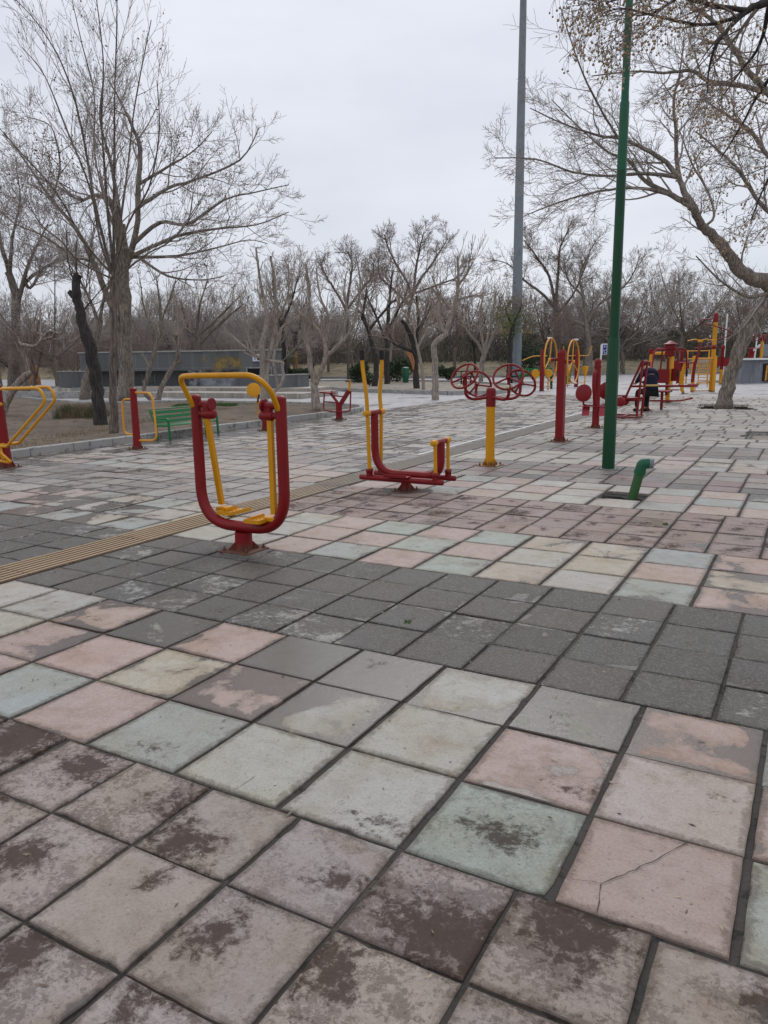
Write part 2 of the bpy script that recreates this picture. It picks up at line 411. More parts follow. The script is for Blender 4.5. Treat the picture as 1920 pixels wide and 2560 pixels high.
    wn = t.math('ADD', wn, t.math('MULTIPLY', t.math('SUBTRACT', t.noise(tc, .75, 5, .6), .44), t.math('MULTIPLY', farm, .62)))
    wsum = t.math('ADD', wn, t.math('MULTIPLY', wet, .42))
    wmask = t.step(wsum, .735, .80); damp = t.step(wsum, .60, .78)
    c = t.mixc(t.math('MULTIPLY', damp, .45), c, mul(c, (.66, .57, .46)))
    c = t.mixc(t.math('MULTIPLY', wmask, .93), c, t.mixc(.6, mul(c, (.40, .36, .33)), (.080, .069, .060)))
    c = t.mixc(1.0, c, (.97, .955, .93), 'MULTIPLY')
    t.l(c, b.inputs['Base Color']); t.l(t.math('ADD', t.math('SUBTRACT', .45, t.math('MULTIPLY', mmask, .3)), t.math('MULTIPLY', wmask, .02)), b.inputs['Specular IOR Level'])
    r = t.math('SUBTRACT', .68, t.math('MULTIPLY', wmask, .44)); r = t.math('ADD', r, t.math('MULTIPLY', mmask, .08)); t.l(r, b.inputs['Roughness'])
    h = t.math('ADD', t.math('MULTIPLY', grain, .8), t.math('ADD', t.math('MULTIPLY', nf, 1.0), t.math('MULTIPLY', mmask, .1)))
    h = t.math('MULTIPLY', t.math('SUBTRACT', h, .9), t.math('SUBTRACT', 1, t.math('MULTIPLY', wmask, .75)))
    t.bump(h, .6, .007, b); return m
PAVE = pavem()
GROUT = groundm('dirty_joints', [(.040, .036, .031), (.066, .058, .049), (.10, .088, .074)], 2, 60, .5)
rng = random.Random(7)
PK, GN, WH, CR = (.425, .338, .312), (.345, .376, .348), (.42, .408, .38), (.435, .402, .345)
BL = (.33, .365, .355)
KEY = {'N': (.43, .378, .348), 'P': PK, 'G': GN, 'W': WH, 'C': CR, 'B': BL}
# pastel bands: (v0, u offset, rows near->far {k: colour+wet})
BANDS = [(-3.06, .2, None), (0.0, 0.0, [
    {-3: ('P', .1), -2: ('B', .15), -1: ('P', .12), 0: ('G', .25), 1: ('W', .1), 2: ('W', .05, .30), 3: ('G', .1, .50), 4: ('P', 0), 5: ('G', .05)},
    {-4: ('W', .3), -3: ('P', .45), -2: ('P', .1), -1: ('C', .38), 0: ('P', .58), 1: ('W', .72), 2: ('W', .2), 3: ('P', .12, .3), 4: ('N', .05, .25), 5: ('P', .3)},
    {-5: ('W', .3), -4: ('W', .25), -3: ('P', .45), -2: ('G', 1.0), -1: ('P', .45), 0: ('G', .95), 1: ('W', .85), 2: ('W', .60), 3: ('G', .68), 4: ('P', .64), 5: ('G', .3)}]),
    (3.047, -1.02, [
    {-2: ('W', .15), -1: ('P', .1), 0: ('B', .1), 1: ('P', .1), 2: ('G', .1), 3: ('C', .2), 4: ('W', .1), 5: ('G', .25), 6: ('P', .5), 7: ('W', .6)},
    {-2: ('W', .1), -1: ('P', .1), 0: ('P', .15), 1: ('G', .1), 2: ('P', .1), 3: ('W', .1), 4: ('C', .35), 5: ('P', .1), 6: ('C', .6), 7: ('P', .5)},
    {-2: ('W', .1), -1: ('P', .15), 0: ('G', .1), 1: ('P', .35), 2: ('G', .2), 3: ('C', .2), 4: ('C', .3), 5: ('B', .1), 6: ('P', .45), 7: ('W', .5)}]),
    (6.122, 0.0, [
    {-6: ('P', .1), -5: ('P', .1), -4: ('P', .1), -3: ('B', .1), -2: ('P', .1), -1: ('W', .1), 0: ('W', .1), 1: ('W', .1), 2: ('G', .1), 3: ('P', .1)},
    {-5: ('P', .1), -4: ('B', .1), -3: ('P', .1), -2: ('W', .1), -1: ('P', .1), 0: ('W', .1), 1: ('W', .1), 2: ('P', .1), 3: ('B', .1)},
    {-4: ('W', .1), -3: ('B', .1), -2: ('P', .1), -1: ('W', .1), 0: ('W', .1), 1: ('W', .1), 2: ('B', .1), 3: ('P', .1)}])]
tiles = []   # u0,v0,u1,v1,tint,wet,moss,res
def wetfield(u, v):
    x = 0
    x += .42*math.exp(-((u+4.6)**2/1.6+(v-3.9)**2/.5))
    x += .5*max(0, min(1, (-7.6-u)/1.0))*(1 if v < 16 else .3)
    if u < -3.05: x += .22*(.5+.5*math.sin(u*1.7+v*.9))+(.12 if v > 9 else 0)
    return x
UMIN, UMAX, VEND = -9.1, 17.5, 28.2
def holes(u0, v0, u1, v1):
    c, d = (u0+u1)/2, (v0+v1)/2
    if .46 < c < 1.0 and 6.6 < d < 7.12: return True
    if -.5 < c < 1.0 and 22.0 < d < 23.4: return True
    if 1.5 < c < 2.7 and 13.7 < d < 15.2: return True
    if -2.95 < c < -2.52: return True
    return False
def clipstrip(u0, u1):
    if u0 < -2.95 < u1: return [(u0, -2.95)]+([(-2.52, u1)] if u1 > -2.45 else [])
    if u0 < -2.52 < u1: return [(-2.52, u1)]
    return [(u0, u1)]
def add_row(v0, v1, pitch, uoff, fn, bond=0):
    k0 = math.floor((UMIN-uoff)/pitch)-1; k = k0
    while True:
        a = uoff+bond+k*pitch; b_ = a+pitch
        if a > min(UMAX, 3.5+v1*.75): break
        if b_ > UMIN and b_ > -2.0-v1*2.2-3:
            aa = max(a, UMIN)
            for (p, q) in clipstrip(aa, b_):
                if q-p > .05 and not holes(p, v0, q, v1):
                    tiles.append((p, v0, q, v1, *fn(k, (p+q)/2, (v0+v1)/2)))
        k += 1
def jit(c, a=.05): 
    q = 1+rng.uniform(-a, a); return tuple(x*q*(1+rng.uniform(-.02, .02)) for x in c)
def pastel(spec):
    def fn(k, u, v):
        mo_ = None
        if spec and k in spec and u > -3: c, wt = spec[k][:2]; c = KEY[c]; mo_ = spec[k][2] if len(spec[k]) > 2 else None
        else: c = KEY[rng.choice('PGWWPCB' if u > -3 else 'PWWBCP')]; wt = rng.uniform(0, .3)
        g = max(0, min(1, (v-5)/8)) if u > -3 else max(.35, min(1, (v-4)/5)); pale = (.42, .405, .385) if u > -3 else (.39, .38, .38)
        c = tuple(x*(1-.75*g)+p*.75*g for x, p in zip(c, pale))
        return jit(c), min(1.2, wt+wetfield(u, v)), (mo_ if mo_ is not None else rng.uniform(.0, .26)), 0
    return fn
def small(kind):
    def fn(k, u, v):
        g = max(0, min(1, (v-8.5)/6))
        if kind == 'brown': c, mo, re, wt = (.355, .315, .295), rng.uniform(.18, .48), 0, rng.uniform(0, .15)
        elif kind == 'grey': c, mo, re, wt = rng.choice([(.090, .087, .082), (.078, .074, .067), (.098, .09, .08)]), rng.uniform(0, .45), rng.choice([0, .05, .12, .2, .36, .5]), rng.uniform(0, .2)
        elif kind == 'red': c, mo, re, wt = (.305, .24, .225), rng.uniform(.3, .66), 0, rng.uniform(0, .3)
        else: 
            c = rng.choice([(.26, .20, .205), (.22, .20, .20), (.15, .145, .145), (.31, .29, .28)]); mo, re, wt = rng.uniform(0, .3), rng.choice([0, .2]), rng.uniform(0, .35)
        if kind == 'brown':
            mo = rng.uniform(.45, .75)
            tab = ((.1, .74), (.5, .70), (.9, .50), (1.3, .52), (1.7, .80), (2.1, .72), (2.5, .55)) if v > -.4 else (((.5, .56), (.9, .42), (1.3, .52), (1.7, .62), (2.1, .60)) if v > -.8 else ())
            for uu, q in tab:
                if abs(u-uu) < .2: mo = q
            if v > -.4 and u < -.1: mo = 1.0
        if kind == 'grey' and (u < .2): re += .12
        if kind == 'grey': mo *= .5
        if kind in('red', 'mix') and u < -3: c = rng.choice([(.31, .285, .285), (.26, .25, .25), (.34, .325, .32)]); mo *= .5
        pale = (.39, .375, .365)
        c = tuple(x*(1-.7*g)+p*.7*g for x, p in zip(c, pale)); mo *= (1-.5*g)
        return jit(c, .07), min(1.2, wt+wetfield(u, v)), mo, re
    return fn
seq = [('p', -3.06, 3, 0), ('brown', -1.6, 4, .3), ('p', 0, 3, 1), ('grey', 1.45, 4, .29), ('p', 3.047, 3, 2), ('red', 4.5, 4, .29), ('p', 6.122, 3, 3)]
for kind, v0, nr, x in seq:
    nxt = {-3.06: -1.6, -1.6: 0, 0: 1.45, 1.45: 3.047, 3.047: 4.5, 4.5: 6.122, 6.122: 7.57}[v0]; h = (nxt-v0)/nr
    for r in range(nr):
        if kind == 'p': add_row(v0+r*h, v0+(r+1)*h, .5, BANDS[x][1], pastel(BANDS[x][2][r] if BANDS[x][2] else None))
        else: add_row(v0+r*h, v0+(r+1)*h, .4, x, small(kind))
v = 7.57; i = 0
while v < VEND:
    if i % 2 == 0:
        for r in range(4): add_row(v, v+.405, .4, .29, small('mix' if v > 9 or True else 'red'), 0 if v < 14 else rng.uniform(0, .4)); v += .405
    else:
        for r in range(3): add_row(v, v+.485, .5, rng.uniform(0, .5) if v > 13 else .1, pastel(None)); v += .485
    i += 1
def build_paving():
    vs, fs, tint, par, cell = [], [], [], [], []
    for (u0, v0, u1, v1, c, wt, mo, re) in tiles:
        far = v0 > 12
        gu = rng.uniform(.005, .010) if (u1-u0) < .45 else rng.uniform(.008, .0135)
        gv = rng.uniform(.002, .005)
        if rng.random() < .12: gv += .003
        z = rng.uniform(-.004, .002); tx, ty = rng.uniform(-.007, .007), rng.uniform(-.007, .007); rot = rng.uniform(-.009, .009)
        if rng.random() < .04: z -= .006
        cx, cy = (u0+u1)/2, (v0+v1)/2
        a0, a1, b0, b1 = u0+gu-cx, u1-gu-cx, v0+gv-cy, v1-gv-cy
        e = .005
        def P(x, y, zz): return (cx+x-rot*y, cy+y+rot*x, z+zz+x*tx+y*ty)
        # top outline with chipped, slightly irregular edge
        n = 7 if v0 < 4.6 else (3 if v0 < 9 else 1)
        out = []
        for (xa, ya, xb, yb) in ((a0, b0, a1, b0), (a1, b0, a1, b1), (a1, b1, a0, b1), (a0, b1, a0, b0)):
            for k in range(n):
                s = k/n; x, y = xa+(xb-xa)*s, ya+(yb-ya)*s
                j = rng.uniform(0, .0035)*(n > 1); j += .009*(rng.random() < .03)*(n > 1)
                if k == 0: j = rng.uniform(.001, .005)*(n > 1)
                q = math.hypot(x, y); out.append((x-x/q*j, y-y/q*j))
        if n > 1 and rng.random() < .10:
            kx, ky = rng.choice([(a0, b0), (a1, b0), (a1, b1), (a0, b1)]); cr_ = rng.uniform(.015, .045)
            o2 = []
            for x, y in out:
                dk = abs(x-kx)+abs(y-ky)
                if dk < cr_: q = math.hypot(x, y); sh = (cr_-dk)*.5*rng.uniform(.8, 1.2); x, y = x-x/q*sh, y-y/q*sh
                o2.append((x, y))
            out = o2
        i0 = len(vs); m = len(out)
        for x, y in out: q = math.hypot(x, y); vs.append(P(x-x/q*e, y-y/q*e, 0))
        for x, y in out: vs.append(P(x, y, -.0035))
        for x, y in out: vs.append(P(x, y, -.03))
        fs.append([i0+k for k in range(m)])
        for L in (0, m):
            for k in range(m): fs.append([i0+L+k, i0+L+m+k, i0+L+m+(k+1) % m, i0+L+(k+1) % m])
        uvp = [((x-a0)/(a1-a0), (y-b0)/(b1-b0)) for x, y in out]*3
        rn = rng.random()
        for f in fs[-(2*m+1):]:
            for q in f: tint.append((*c, 1)); par.append((max(0, wt), mo, rn, re)); cell.append(uvp[q-i0])
    me = bpy.data.meshes.new('paving'); me.from_pydata(vs, [], fs); me.materials.append(PAVE)
    a = me.color_attributes.new('tint', 'FLOAT_COLOR', 'CORNER'); a.data.foreach_set('color', np.array(tint, dtype=np.float32).ravel())
    a = me.color_attributes.new('par', 'FLOAT_COLOR', 'CORNER'); a.data.foreach_set('color', np.array(par, dtype=np.float32).ravel())
    ul = me.uv_layers.new(name='cell'); ul.data.foreach_set('uv', np.array(cell, dtype=np.float32).ravel())
    o = bpy.data.objects.new('paving', me); sc.collection.objects.link(o); o['kind'] = 'structure'
build_paving()
def sheet(name, poly, z, mat, kind='structure'):
    me = bpy.data.meshes.new(name); me.from_pydata([(p[0], p[1], z if len(p) < 3 or True else p[2]) for p in poly], [], [list(range(len(poly)))])
    me.materials.append(mat); me.update()
    if me.polygons[0].normal.z < 0: me.flip_normals()
    o = bpy.data.objects.new(name, me); sc.collection.objects.link(o); o['kind'] = kind; return o
# ground sheet with openings where slabs are missing
def ground():
    us = [-600, -60, -9.2, -.52, .46, .99, 1.5, 2.7, 17.6, 600]; vs_ = [-600, -8, 6.6, 7.12, 13.7, 15.25, 22.0, 23.45, 28.4, 60, 900]
    m = MB()
    sheet('ground', [(-600, -600), (600, -600), (600, 900), (-600, 900)], -.13, DIRT)
    # mortar bed under the slabs, with the missing slabs left open
    cells = []
    for i in range(len(us)-1):
        for j in range(len(vs_)-1):
            a, b = us[i], us[i+1]; c, d = vs_[j], vs_[j+1]
            if a < -9.3 or b > 17.7 or c < -9 or d > 28.5: continue
            cu, cv = (a+b)/2, (c+d)/2
            if (.46 <= cu <= .99 and 6.6 <= cv <= 7.12) or (-.52 < cu < .99 and 22 < cv < 23.45) or (1.5 < cu < 2.7 and 13.7 < cv < 15.25): continue
            cells.append((a, b, c, d))
    for a, b, c, d in cells:
        i = len(m.v); m.v += [V(a, c, -.011), V(b, c, -.011), V(b, d, -.011), V(a, d, -.011)]; m.f.append((i, i+1, i+2, i+3)); m.mi.append(0)
    o = m.build('paving_joints', GROUT, smooth=False); o['kind'] = 'structure'
ground()
def pit(name, u0, v0, u1, v1, depth, mat, soil):
    m = MB(); t = -.012
    for (a, b) in (((u0, v0), (u1, v0)), ((u1, v0), (u1, v1)), ((u1, v1), (u0, v1)), ((u0, v1), (u0, v0))):
        i = len(m.v); m.v += [V(*a, t), V(*b, t), V(*b, -depth), V(*a, -depth)]; m.f.append((i, i+1, i+2, i+3)); m.mi.append(0)
    n = 8; i0 = len(m.v); r = random.Random(3)
    for a in range(n+1):
        for b in range(n+1):
            m.v.append(V(u0+(u1-u0)*a/n, v0+(v1-v0)*b/n, -depth+r.uniform(0, depth*.35)))
    m.m = 1
    for a in range(n):
        for b in range(n):
            k = i0+a*(n+1)+b; m.f.append((k, k+n+1, k+n+2, k+1)); m.mi.append(1)
    o = m.build(name, [mat, soil], smooth=False); o['kind'] = 'structure'; return o
pit('broken_paving_pit', .46, 6.6, .99, 7.12, .10, CONC, GROUT)
pit('tree_pit', -.52, 22.0, .99, 23.45, .09, CONC, DIRT)
pit('sunken_pit', 1.5, 13.7, 2.7, 15.25, .10, CONC, SAND)
# tactile strip: ribbed tan slabs
def tactile():
    m = MB(); r = random.Random(5)
    v = -8
    while v < 30:
        L = .4; z0 = r.uniform(-.002, .002)
        m.box((-2.735, v+L/2, -.012+z0), (.415, L-.005, .024))
        for k in range(7):
            m.box((-2.735-.180+k*.060, v+L/2, .0025+z0), (.030, L-.006, .009))
        v += L
    mt, nt, b = newmat('tan_tactile_concrete'); t = NT(nt); tc = t.n('ShaderNodeTexCoord').outputs['Object']
    g = t.n('ShaderNodeNewGeometry'); s = t.n('ShaderNodeSeparateXYZ'); t.l(g.outputs['Position'], s.inputs[0])
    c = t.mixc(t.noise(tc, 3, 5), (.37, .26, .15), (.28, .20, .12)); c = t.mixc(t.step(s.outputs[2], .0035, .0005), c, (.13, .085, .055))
    c = t.mixc(t.step(t.noise(tc, 1.2, 6, .7), .5, .68), c, t.mixc(1, c, (.5, .5, .48), 'MULTIPLY'))
    c = t.mixc(t.math('MULTIPLY', t.step(t.math('ADD', s.outputs[1], t.math('MULTIPLY', t.noise(tc, .6, 4), 4)), 5.5, 11), .8), c, (.20, .19, .175))
    t.l(c, b.inputs['Base Color']); b.inputs['Roughness'].default_value = .7
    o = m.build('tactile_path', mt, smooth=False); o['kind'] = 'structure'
tactile()
def linem(name, col, th):
    m, nt, b = newmat(name); t = NT(nt); tc = t.n('ShaderNodeTexCoord').outputs['Object']
    k = t.step(t.noise(tc, 2.2, 7, .75), th, th+.08); tr = t.n('ShaderNodeBsdfTransparent'); mx = t.n('ShaderNodeMixShader')
    b.inputs['Base Color'].default_value = (*col, 1); b.inputs['Roughness'].default_value = .6
    t.l(k, mx.inputs[0]); t.l(tr.outputs[0], mx.inputs[1]); t.l(b.outputs[0], mx.inputs[2]); t.l(mx.outputs[0], nt.nodes['Material Output'].inputs[0]); return m
LW, LY = linem('worn_white_line_paint', (.55, .56, .57), .36), linem('worn_yellow_line_paint', (.50, .36, .17), .47)
def stripe(name, a, b, wdt, mat):
    a, b = Vector((*a, 0)), Vector((*b, 0)); d = (b-a).normalized(); n = Vector((-d.y, d.x, 0))*wdt/2
    sheet(name, [a-n, b-n, b+n, a+n], .0065, mat)
stripe('court_line', (-3.05, 9.2), (-3.02, 26), .07, LW)
stripe('court_line', (-6.45, 11.5), (-7.0, 27.5), .07, LW)
stripe('court_line', (-4.93, 8.8), (-4.95, 21.5), .05, LY)
stripe('court_line', (-6.7, 8.95), (-4.9, 8.75), .05, LY)
stripe('court_line', (-5.5, 6.2), (-4.9, 8.8), .05, LY)
# kerbs and beds
def kerb(name, path, wd=.14, h=.13, mat=None, z=0):
    m = MB(); r = random.Random(2)
    path = [Vector((p[0], p[1], 0)) for p in path]
    for a, b in zip(path, path[1:]):
        d = b-a; L = d.length; d.normalize(); n = max(1, round(L/.9)); ang = math.atan2(d.y, d.x)
        for k in range(n):
            c = a+d*(L*(k+.5)/n); M = Matrix.Rotation(ang+r.uniform(-.006, .006), 3, 'Z') @ Matrix.Rotation(r.uniform(-.004, .004), 3, 'Y')
            m.box((c.x, c.y, z+h/2-.05+r.uniform(-.006, .004)), (L/n-.010, wd, h+.1), M, bev=.012)
    o = m.build(name, mat or CONC, smooth=False); o['kind'] = 'structure'; return o
bk = [G(870, 1022), G(817, 1015), G(700, 1012), G(600, 1011), G(470, 1008), G(330, 1012), G(200, 1012), G(60, 1000), G(-100, 985), G(-400, 975)]
arc = [(-9.19, 17.2), (-9.35, 18.0), (-9.9, 18.9), (-10.8, 19.4)]
kerb('kerb', [(-9.19, -6), (-9.19, 17.2)]+arc[1:]+[tuple(p)[:2] for p in bk[2:8]])
def bumpy(name, poly, z, mat, amp=.04, step=.5, seed=1):
    import bmesh
    us = [p[0] for p in poly]; vs_ = [p[1] for p in poly]
    bm = bmesh.new(); fv = [bm.verts.new((p[0], p[1], z)) for p in poly]; bm.faces.new(fv)
    bmesh.ops.triangulate(bm, faces=bm.faces)
    for _ in range(6):
        es = [e for e in bm.edges if e.calc_length() > step]
        if not es: break
        bmesh.ops.subdivide_edges(bm, edges=es, cuts=1); bmesh.ops.triangulate(bm, faces=bm.faces)
    r = random.Random(seed)
    for v_ in bm.verts:
        if not v_.is_boundary: v_.co.z += amp*(math.sin(v_.co.x*1.9+seed)*math.cos(v_.co.y*1.3)+r.uniform(-.5, .5))
    bmesh.ops.recalc_face_normals(bm, faces=bm.faces)
    me = bpy.data.meshes.new(name); bm.to_mesh(me); bm.free(); me.materials.append(mat)
    if me.polygons[0].normal.z < 0: me.flip_normals()
    me.polygons.foreach_set('use_smooth', [True]*len(me.polygons))
    o = bpy.data.objects.new(name, me); sc.collection.objects.link(o); o['kind'] = 'structure'; return o
bedpoly = [(-9.24, -6), (-9.24, 17.2), (-9.4, 18), (-9.95, 18.85), (-10.85, 19.3)]+[tuple(p)[:2] for p in bk[2:]]+[(-60, -6)]
bumpy('planting_bed', bedpoly, .06, DIRT, .035, 1.2)
pathpoly = [(17.6, 28.2), (17.6, 60)]+[tuple(G(x, y))[:2] for x, y in ((1650, 935), (1470, 938), (1300, 943), (1100, 946), (900, 947), (700, 947), (560, 960))]+[(-75, 50), (-75, 20)]+[tuple(p)[:2] for p in reversed(bk[2:9])]+[(-10.85, 19.42), (-9.95, 19.0), (-9.3, 18), (-9.1, 17.2), (-9.1, 28.2)]
sheet('path', pathpoly, -.010, PATH)
farbed = [tuple(G(x, y))[:2] for x, y in ((760, 968), (860, 978), (1000, 983), (1120, 987), (1230, 986), (1290, 978), (1280, 966), (1150, 958), (1000, 955), (860, 955), (760, 957))]
bumpy('planting_bed.001', farbed, .07, SAND, .02, 1.5, 4)
kerb('kerb.001', farbed+[farbed[0]], .16, .16)
# lawn: a low mound behind the far path
def lawn():
    xs = list(range(-700, 2700, 60)); edge = [(-700, 952), (560, 947), (900, 945), (1100, 944), (1300, 941), (1470, 937), (1640, 934), (2700, 930)]
    m = MB(); nt_ = 16
    for x in xs:
        for (a, ya), (b, yb) in zip(edge, edge[1:]):
            if a <= x <= b: y = ya+(yb-ya)*(x-a)/(b-a)
        p0 = G(x, y); d0 = fwd(p0)
        for k in range(nt_+1):
            s = k/nt_; d = d0+(130-d0)*s**1.4; p = D(x, 890, d); m.v.append(V(p.x, p.y, lawn_z(d, d0)))
    for i in range(len(xs)-1):
        for k in range(nt_):
            a = i*(nt_+1)+k; m.f.append((a, a+nt_+1, a+nt_+2, a+1)); m.mi.append(0)
    o = m.build('lawn', LAWN); o['kind'] = 'structure'
    pts = []
    for x in range(600, 2100, 50):
        for (a, ya), (b, yb) in zip(edge, edge[1:]):
            if a <= x <= b: y = ya+(yb-ya)*(x-a)/(b-a)
        pts.append(tuple(G(x, y))[:2])
    kerb('kerb.002', pts, .16, .14)
def lawn_z(d, d0=50):
    s = max(0, min(1, (d-d0)/(80-d0))); return .0+1.05*(s*s*(3-2*s))
lawn()

# ------------------------------------------------------------------ fitness machines
def base_plate(root, r, mat, s=.28, gus=True, bolts=True, pm=None):
    MB().box((0, 0, .007), (s, s, .012), bev=.003).build('base_plate', pm or mat, root, smooth=False)
    if bolts:
        for sx in (-1, 1):
            for sy in (-1, 1):
                x, y = sx*(s/2-.035), sy*(s/2-.035)
                MB().lathe([(.017, 0), (.017, .012)], (x, y, .013), 6).lathe([(.009, 0), (.009, .03), (.005, .034)], (x, y, .013), 8).build('bolt', RUST, root)
def gussets(m, r, h=.09, wd=.045, n=4, ph=math.pi/4):
    for k in range(n):
        q = ph+2*math.pi*k/n; M = Matrix.Rotation(q, 4, 'Z') @ Matrix.Translation((r-.004, 0, .013)) @ Matrix.Rotation(math.pi/2, 4, 'X')
        m.plate([(0, 0), (wd, 0), (wd, .012), (.004, h)], .006, M)
def post(root, r, h, mat, n=24, flare=True, cap=True, name='post'):
    m = MB(); m.lathe([(r, .013), (r, h)]+([(r*.96, h+.012), (r*.75, h+.028), (r*.35, h+.036)] if cap else []), n=n)
    if flare: gussets(m, r)
    return m.build(name, mat, root)

# 1 double air walker
def air_walker():
    t = thing('air_walker', (-1.53, 2.91, 0), 'nearest red U-shaped air walker with a yellow rail and two swinging yellow legs', 'exercise machine')
    base_plate(t, .07, RED, .30, pm=RUST)
    m = MB(); m.lathe([(.076, .013), (.074, .03), (.072, .16)], n=24); gussets(m, .07, .07, .06); m.build('stub_post', RED, t)
    path = fillet([(-.44, 0, 1.27), (-.44, 0, .205), (.44, 0, .205), (.44, 0, 1.27)], [0, .32, .32, 0], 14)
    MB().tube(path, .046, 20).sphere((-.44, 0, 1.27), .046, 20, (1, 1, .6)).sphere((.44, 0, 1.27), .046, 20, (1, 1, .6)).build('frame', RED, t)
    rail = fillet([(-.44, -.035, 1.20), (-.45, -.17, 1.445), (-.26, -.235, 1.455), (.37, -.235, 1.46), (.465, -.16, 1.36), (.44, -.035, 1.19)], [0, .09, .1, .12, .1, 0], 10)
    MB().tube(rail, .022, 14).build('hand_rail', YEL, t)
    for s in (-1, 1):
        x = s*.33
        h = MB(); h.tube([(s*.40, 0, 1.215), (x-s*.05, 0, 1.215)], .028, 16); h.lathe([(.052, -.007), (.055, 0), (.052, .012)], (x-s*.058, 0, 1.215), 20, (1, 0, 0))
        h.tube([(s*.40, 0, 1.135), (s*.355, 0, 1.135)], .026, 16); h.build('pivot_arm', RED, t)
        ang = .16 if s < 0 else .0
        def rt(p): 
            y, z = p[1], p[2]-1.135; return V(p[0], y*math.cos(ang)-z*math.sin(ang), 1.135+y*math.sin(ang)+z*math.cos(ang))
        lg = thing('swing_leg', (0, 0, 0), None, None); lg.parent = t; del lg
        g = bpy.data.objects.get('swing_leg')
        hub = MB(); hub.tube([rt((x-s*.075, 0, 1.135)), rt((x+s*.022, 0, 1.135))], .040, 18, dome=True)
        hub.box(rt((x-s*.02, 0, 1.18)), (.085, .05, .07), bev=.008)
        hub.build('pivot_sleeve', RED, t)
        arm = MB(); arm.tube([rt((x, 0, 1.10)), rt((x, 0, .34))], .031, 4, ph=math.pi/4, flat=.8); ao = arm.build('swing_arm', YEL, t)
        ft = MB(); a = None; cx = x-s*.13; o0 = rt((x, 0, .29)); 
        def rt(p): return V(p[0], o0.y+p[1]*.8, o0.z+p[2]-.29)
        ft.box(rt((x-s*.02, 0, .30)), (.12, .085, .035), a, bev=.005)
        ft.box(rt((cx, 0, .278)), (.155, .27, .008), a)
        for e in (-1, 1): ft.box(rt((cx+e*.076, 0, .29)), (.006, .27, .03), a)
        ft.box(rt((cx, -.163, .29)), (.155, .006, .03), a)
        for q in range(5):
            for w_ in range(3): ft.box(rt((cx-.045+w_*.045, -.11+q*.05, .284)), (.022, .007, .006), a)
        ft.build('pedal', YEL, t)
        if s < 0: MB().box(rt((cx, -.05, .262)), (.04, .05, .03), a).build('rubber_stop', BLK, t)
    for o in [o for o in bpy.data.objects if o.name.startswith('swing_leg')]: bpy.data.objects.remove(o)
    return t
air_walker()
# 2 elliptical cross trainer
def cross_trainer():
    t = thing('cross_trainer', (-1.64, 6.07, 0), 'red elliptical stepper with two tall yellow levers in black grips', 'exercise machine')
    base_plate(t, .06, RED, .26, pm=RUST)
    m = MB(); m.lathe([(.062, .013), (.058, .14)], n=20); gussets(m, .055, .08, .06); m.build('stub_post', RED, t)
    fr = fillet([(-.42, 0, .93), (-.42, 0, .20), (.46, 0, .20), (.46, 0, .615)], [0, .30, .22, 0], 12)
    MB().tube(fr, .047, 18, flat=1.0).build('frame', RED, t)
    for x, z in ((-.42, .93), (.46, .615)):
        MB().tube([(x, -.15, z), (x, .15, z)], .030, 14).build('cross_tube', RED, t)
        for s in (-1, 1): MB().tube([(x, s*.14, z), (x, s*.215, z)], .036, 16, dome=True).build('pivot_hub', YEL, t)
    for s in (-1, 1):
        y = s*.175
        MB().tube([(-.52, y, .165), (.56, y, .165)], .034, 14, dome=True).build('foot_bar', RED, t)
        px = [( -.40, y, .27), (-.415, y, .93), (-.425, y, 1.14), (-.47 if s < 0 else -.42, y, 1.46), (-.475 if s < 0 else -.43, y, 1.56)] if s < 0 else [(-.44, y, .27), (-.425, y, .93), (-.445, y, 1.14), (-.405, y, 1.46), (-.41, y, 1.56)]
        MB().tube(fillet(px, .08, 5), .023, 12).build('hand_lever', YEL, t)
        e = px[-1]; g = MB(); g.tube([(e[0], y, 1.55), (e[0]+(.0), y, 1.66)], .030, 14); g.build('grip', BLK, t)
        MB().tube([(.47, y, .60), (.475, y, .26)], .021, 10).build('link_bar', YEL, t)
        for x in (-.40 if s < 0 else -.44, .475):
            k = MB(); k.box((x, y-.028, .225), (.05, .012, .09), bev=.004).box((x, y+.028, .225), (.05, .012, .09), bev=.004)
            k.tube([(x, y-.045, .25), (x, y+.045, .25)], .026, 14, dome=True); k.build('pivot_bracket', RED, t)
    MB().box((0, -.21, .205), (.30, .15, .012), bev=.003).box((0, -.285, .22), (.30, .006, .03)).box((0, -.14, .22), (.30, .006, .03)).build('foot_plate', RED, t)
    MB().box((0, .21, .205), (.30, .15, .012), bev=.003).build('foot_plate', RED, t)
    for x in (-.04, .04): MB().box((x, 0, .15), (.03, .30, .03), bev=.004).build('cross_member', RED, t)
cross_trainer()
def wheel(m, c, n, r, rt, spokes=3, ph=.5, rs=None, seg=36):
    n = Vector(n).normalized(); a = n.cross(V(0, 0, 1)); a = a.normalized() if a.length > .01 else V(1, 0, 0); b = n.cross(a); c = Vector(c)
    m.tube([c+a*(r*math.cos(q))+b*(r*math.sin(q)) for q in [2*math.pi*k/seg for k in range(seg)]], rt, 10, closed=True)
    for k in range(spokes):
        q = ph+2*math.pi*k/spokes; m.tube([c-n*.02, c+(a*math.cos(q)+b*math.sin(q))*r], rs or rt*.85, 8)
    m.tube([c-n*.045, c+n*.02], rt*1.9, 14)
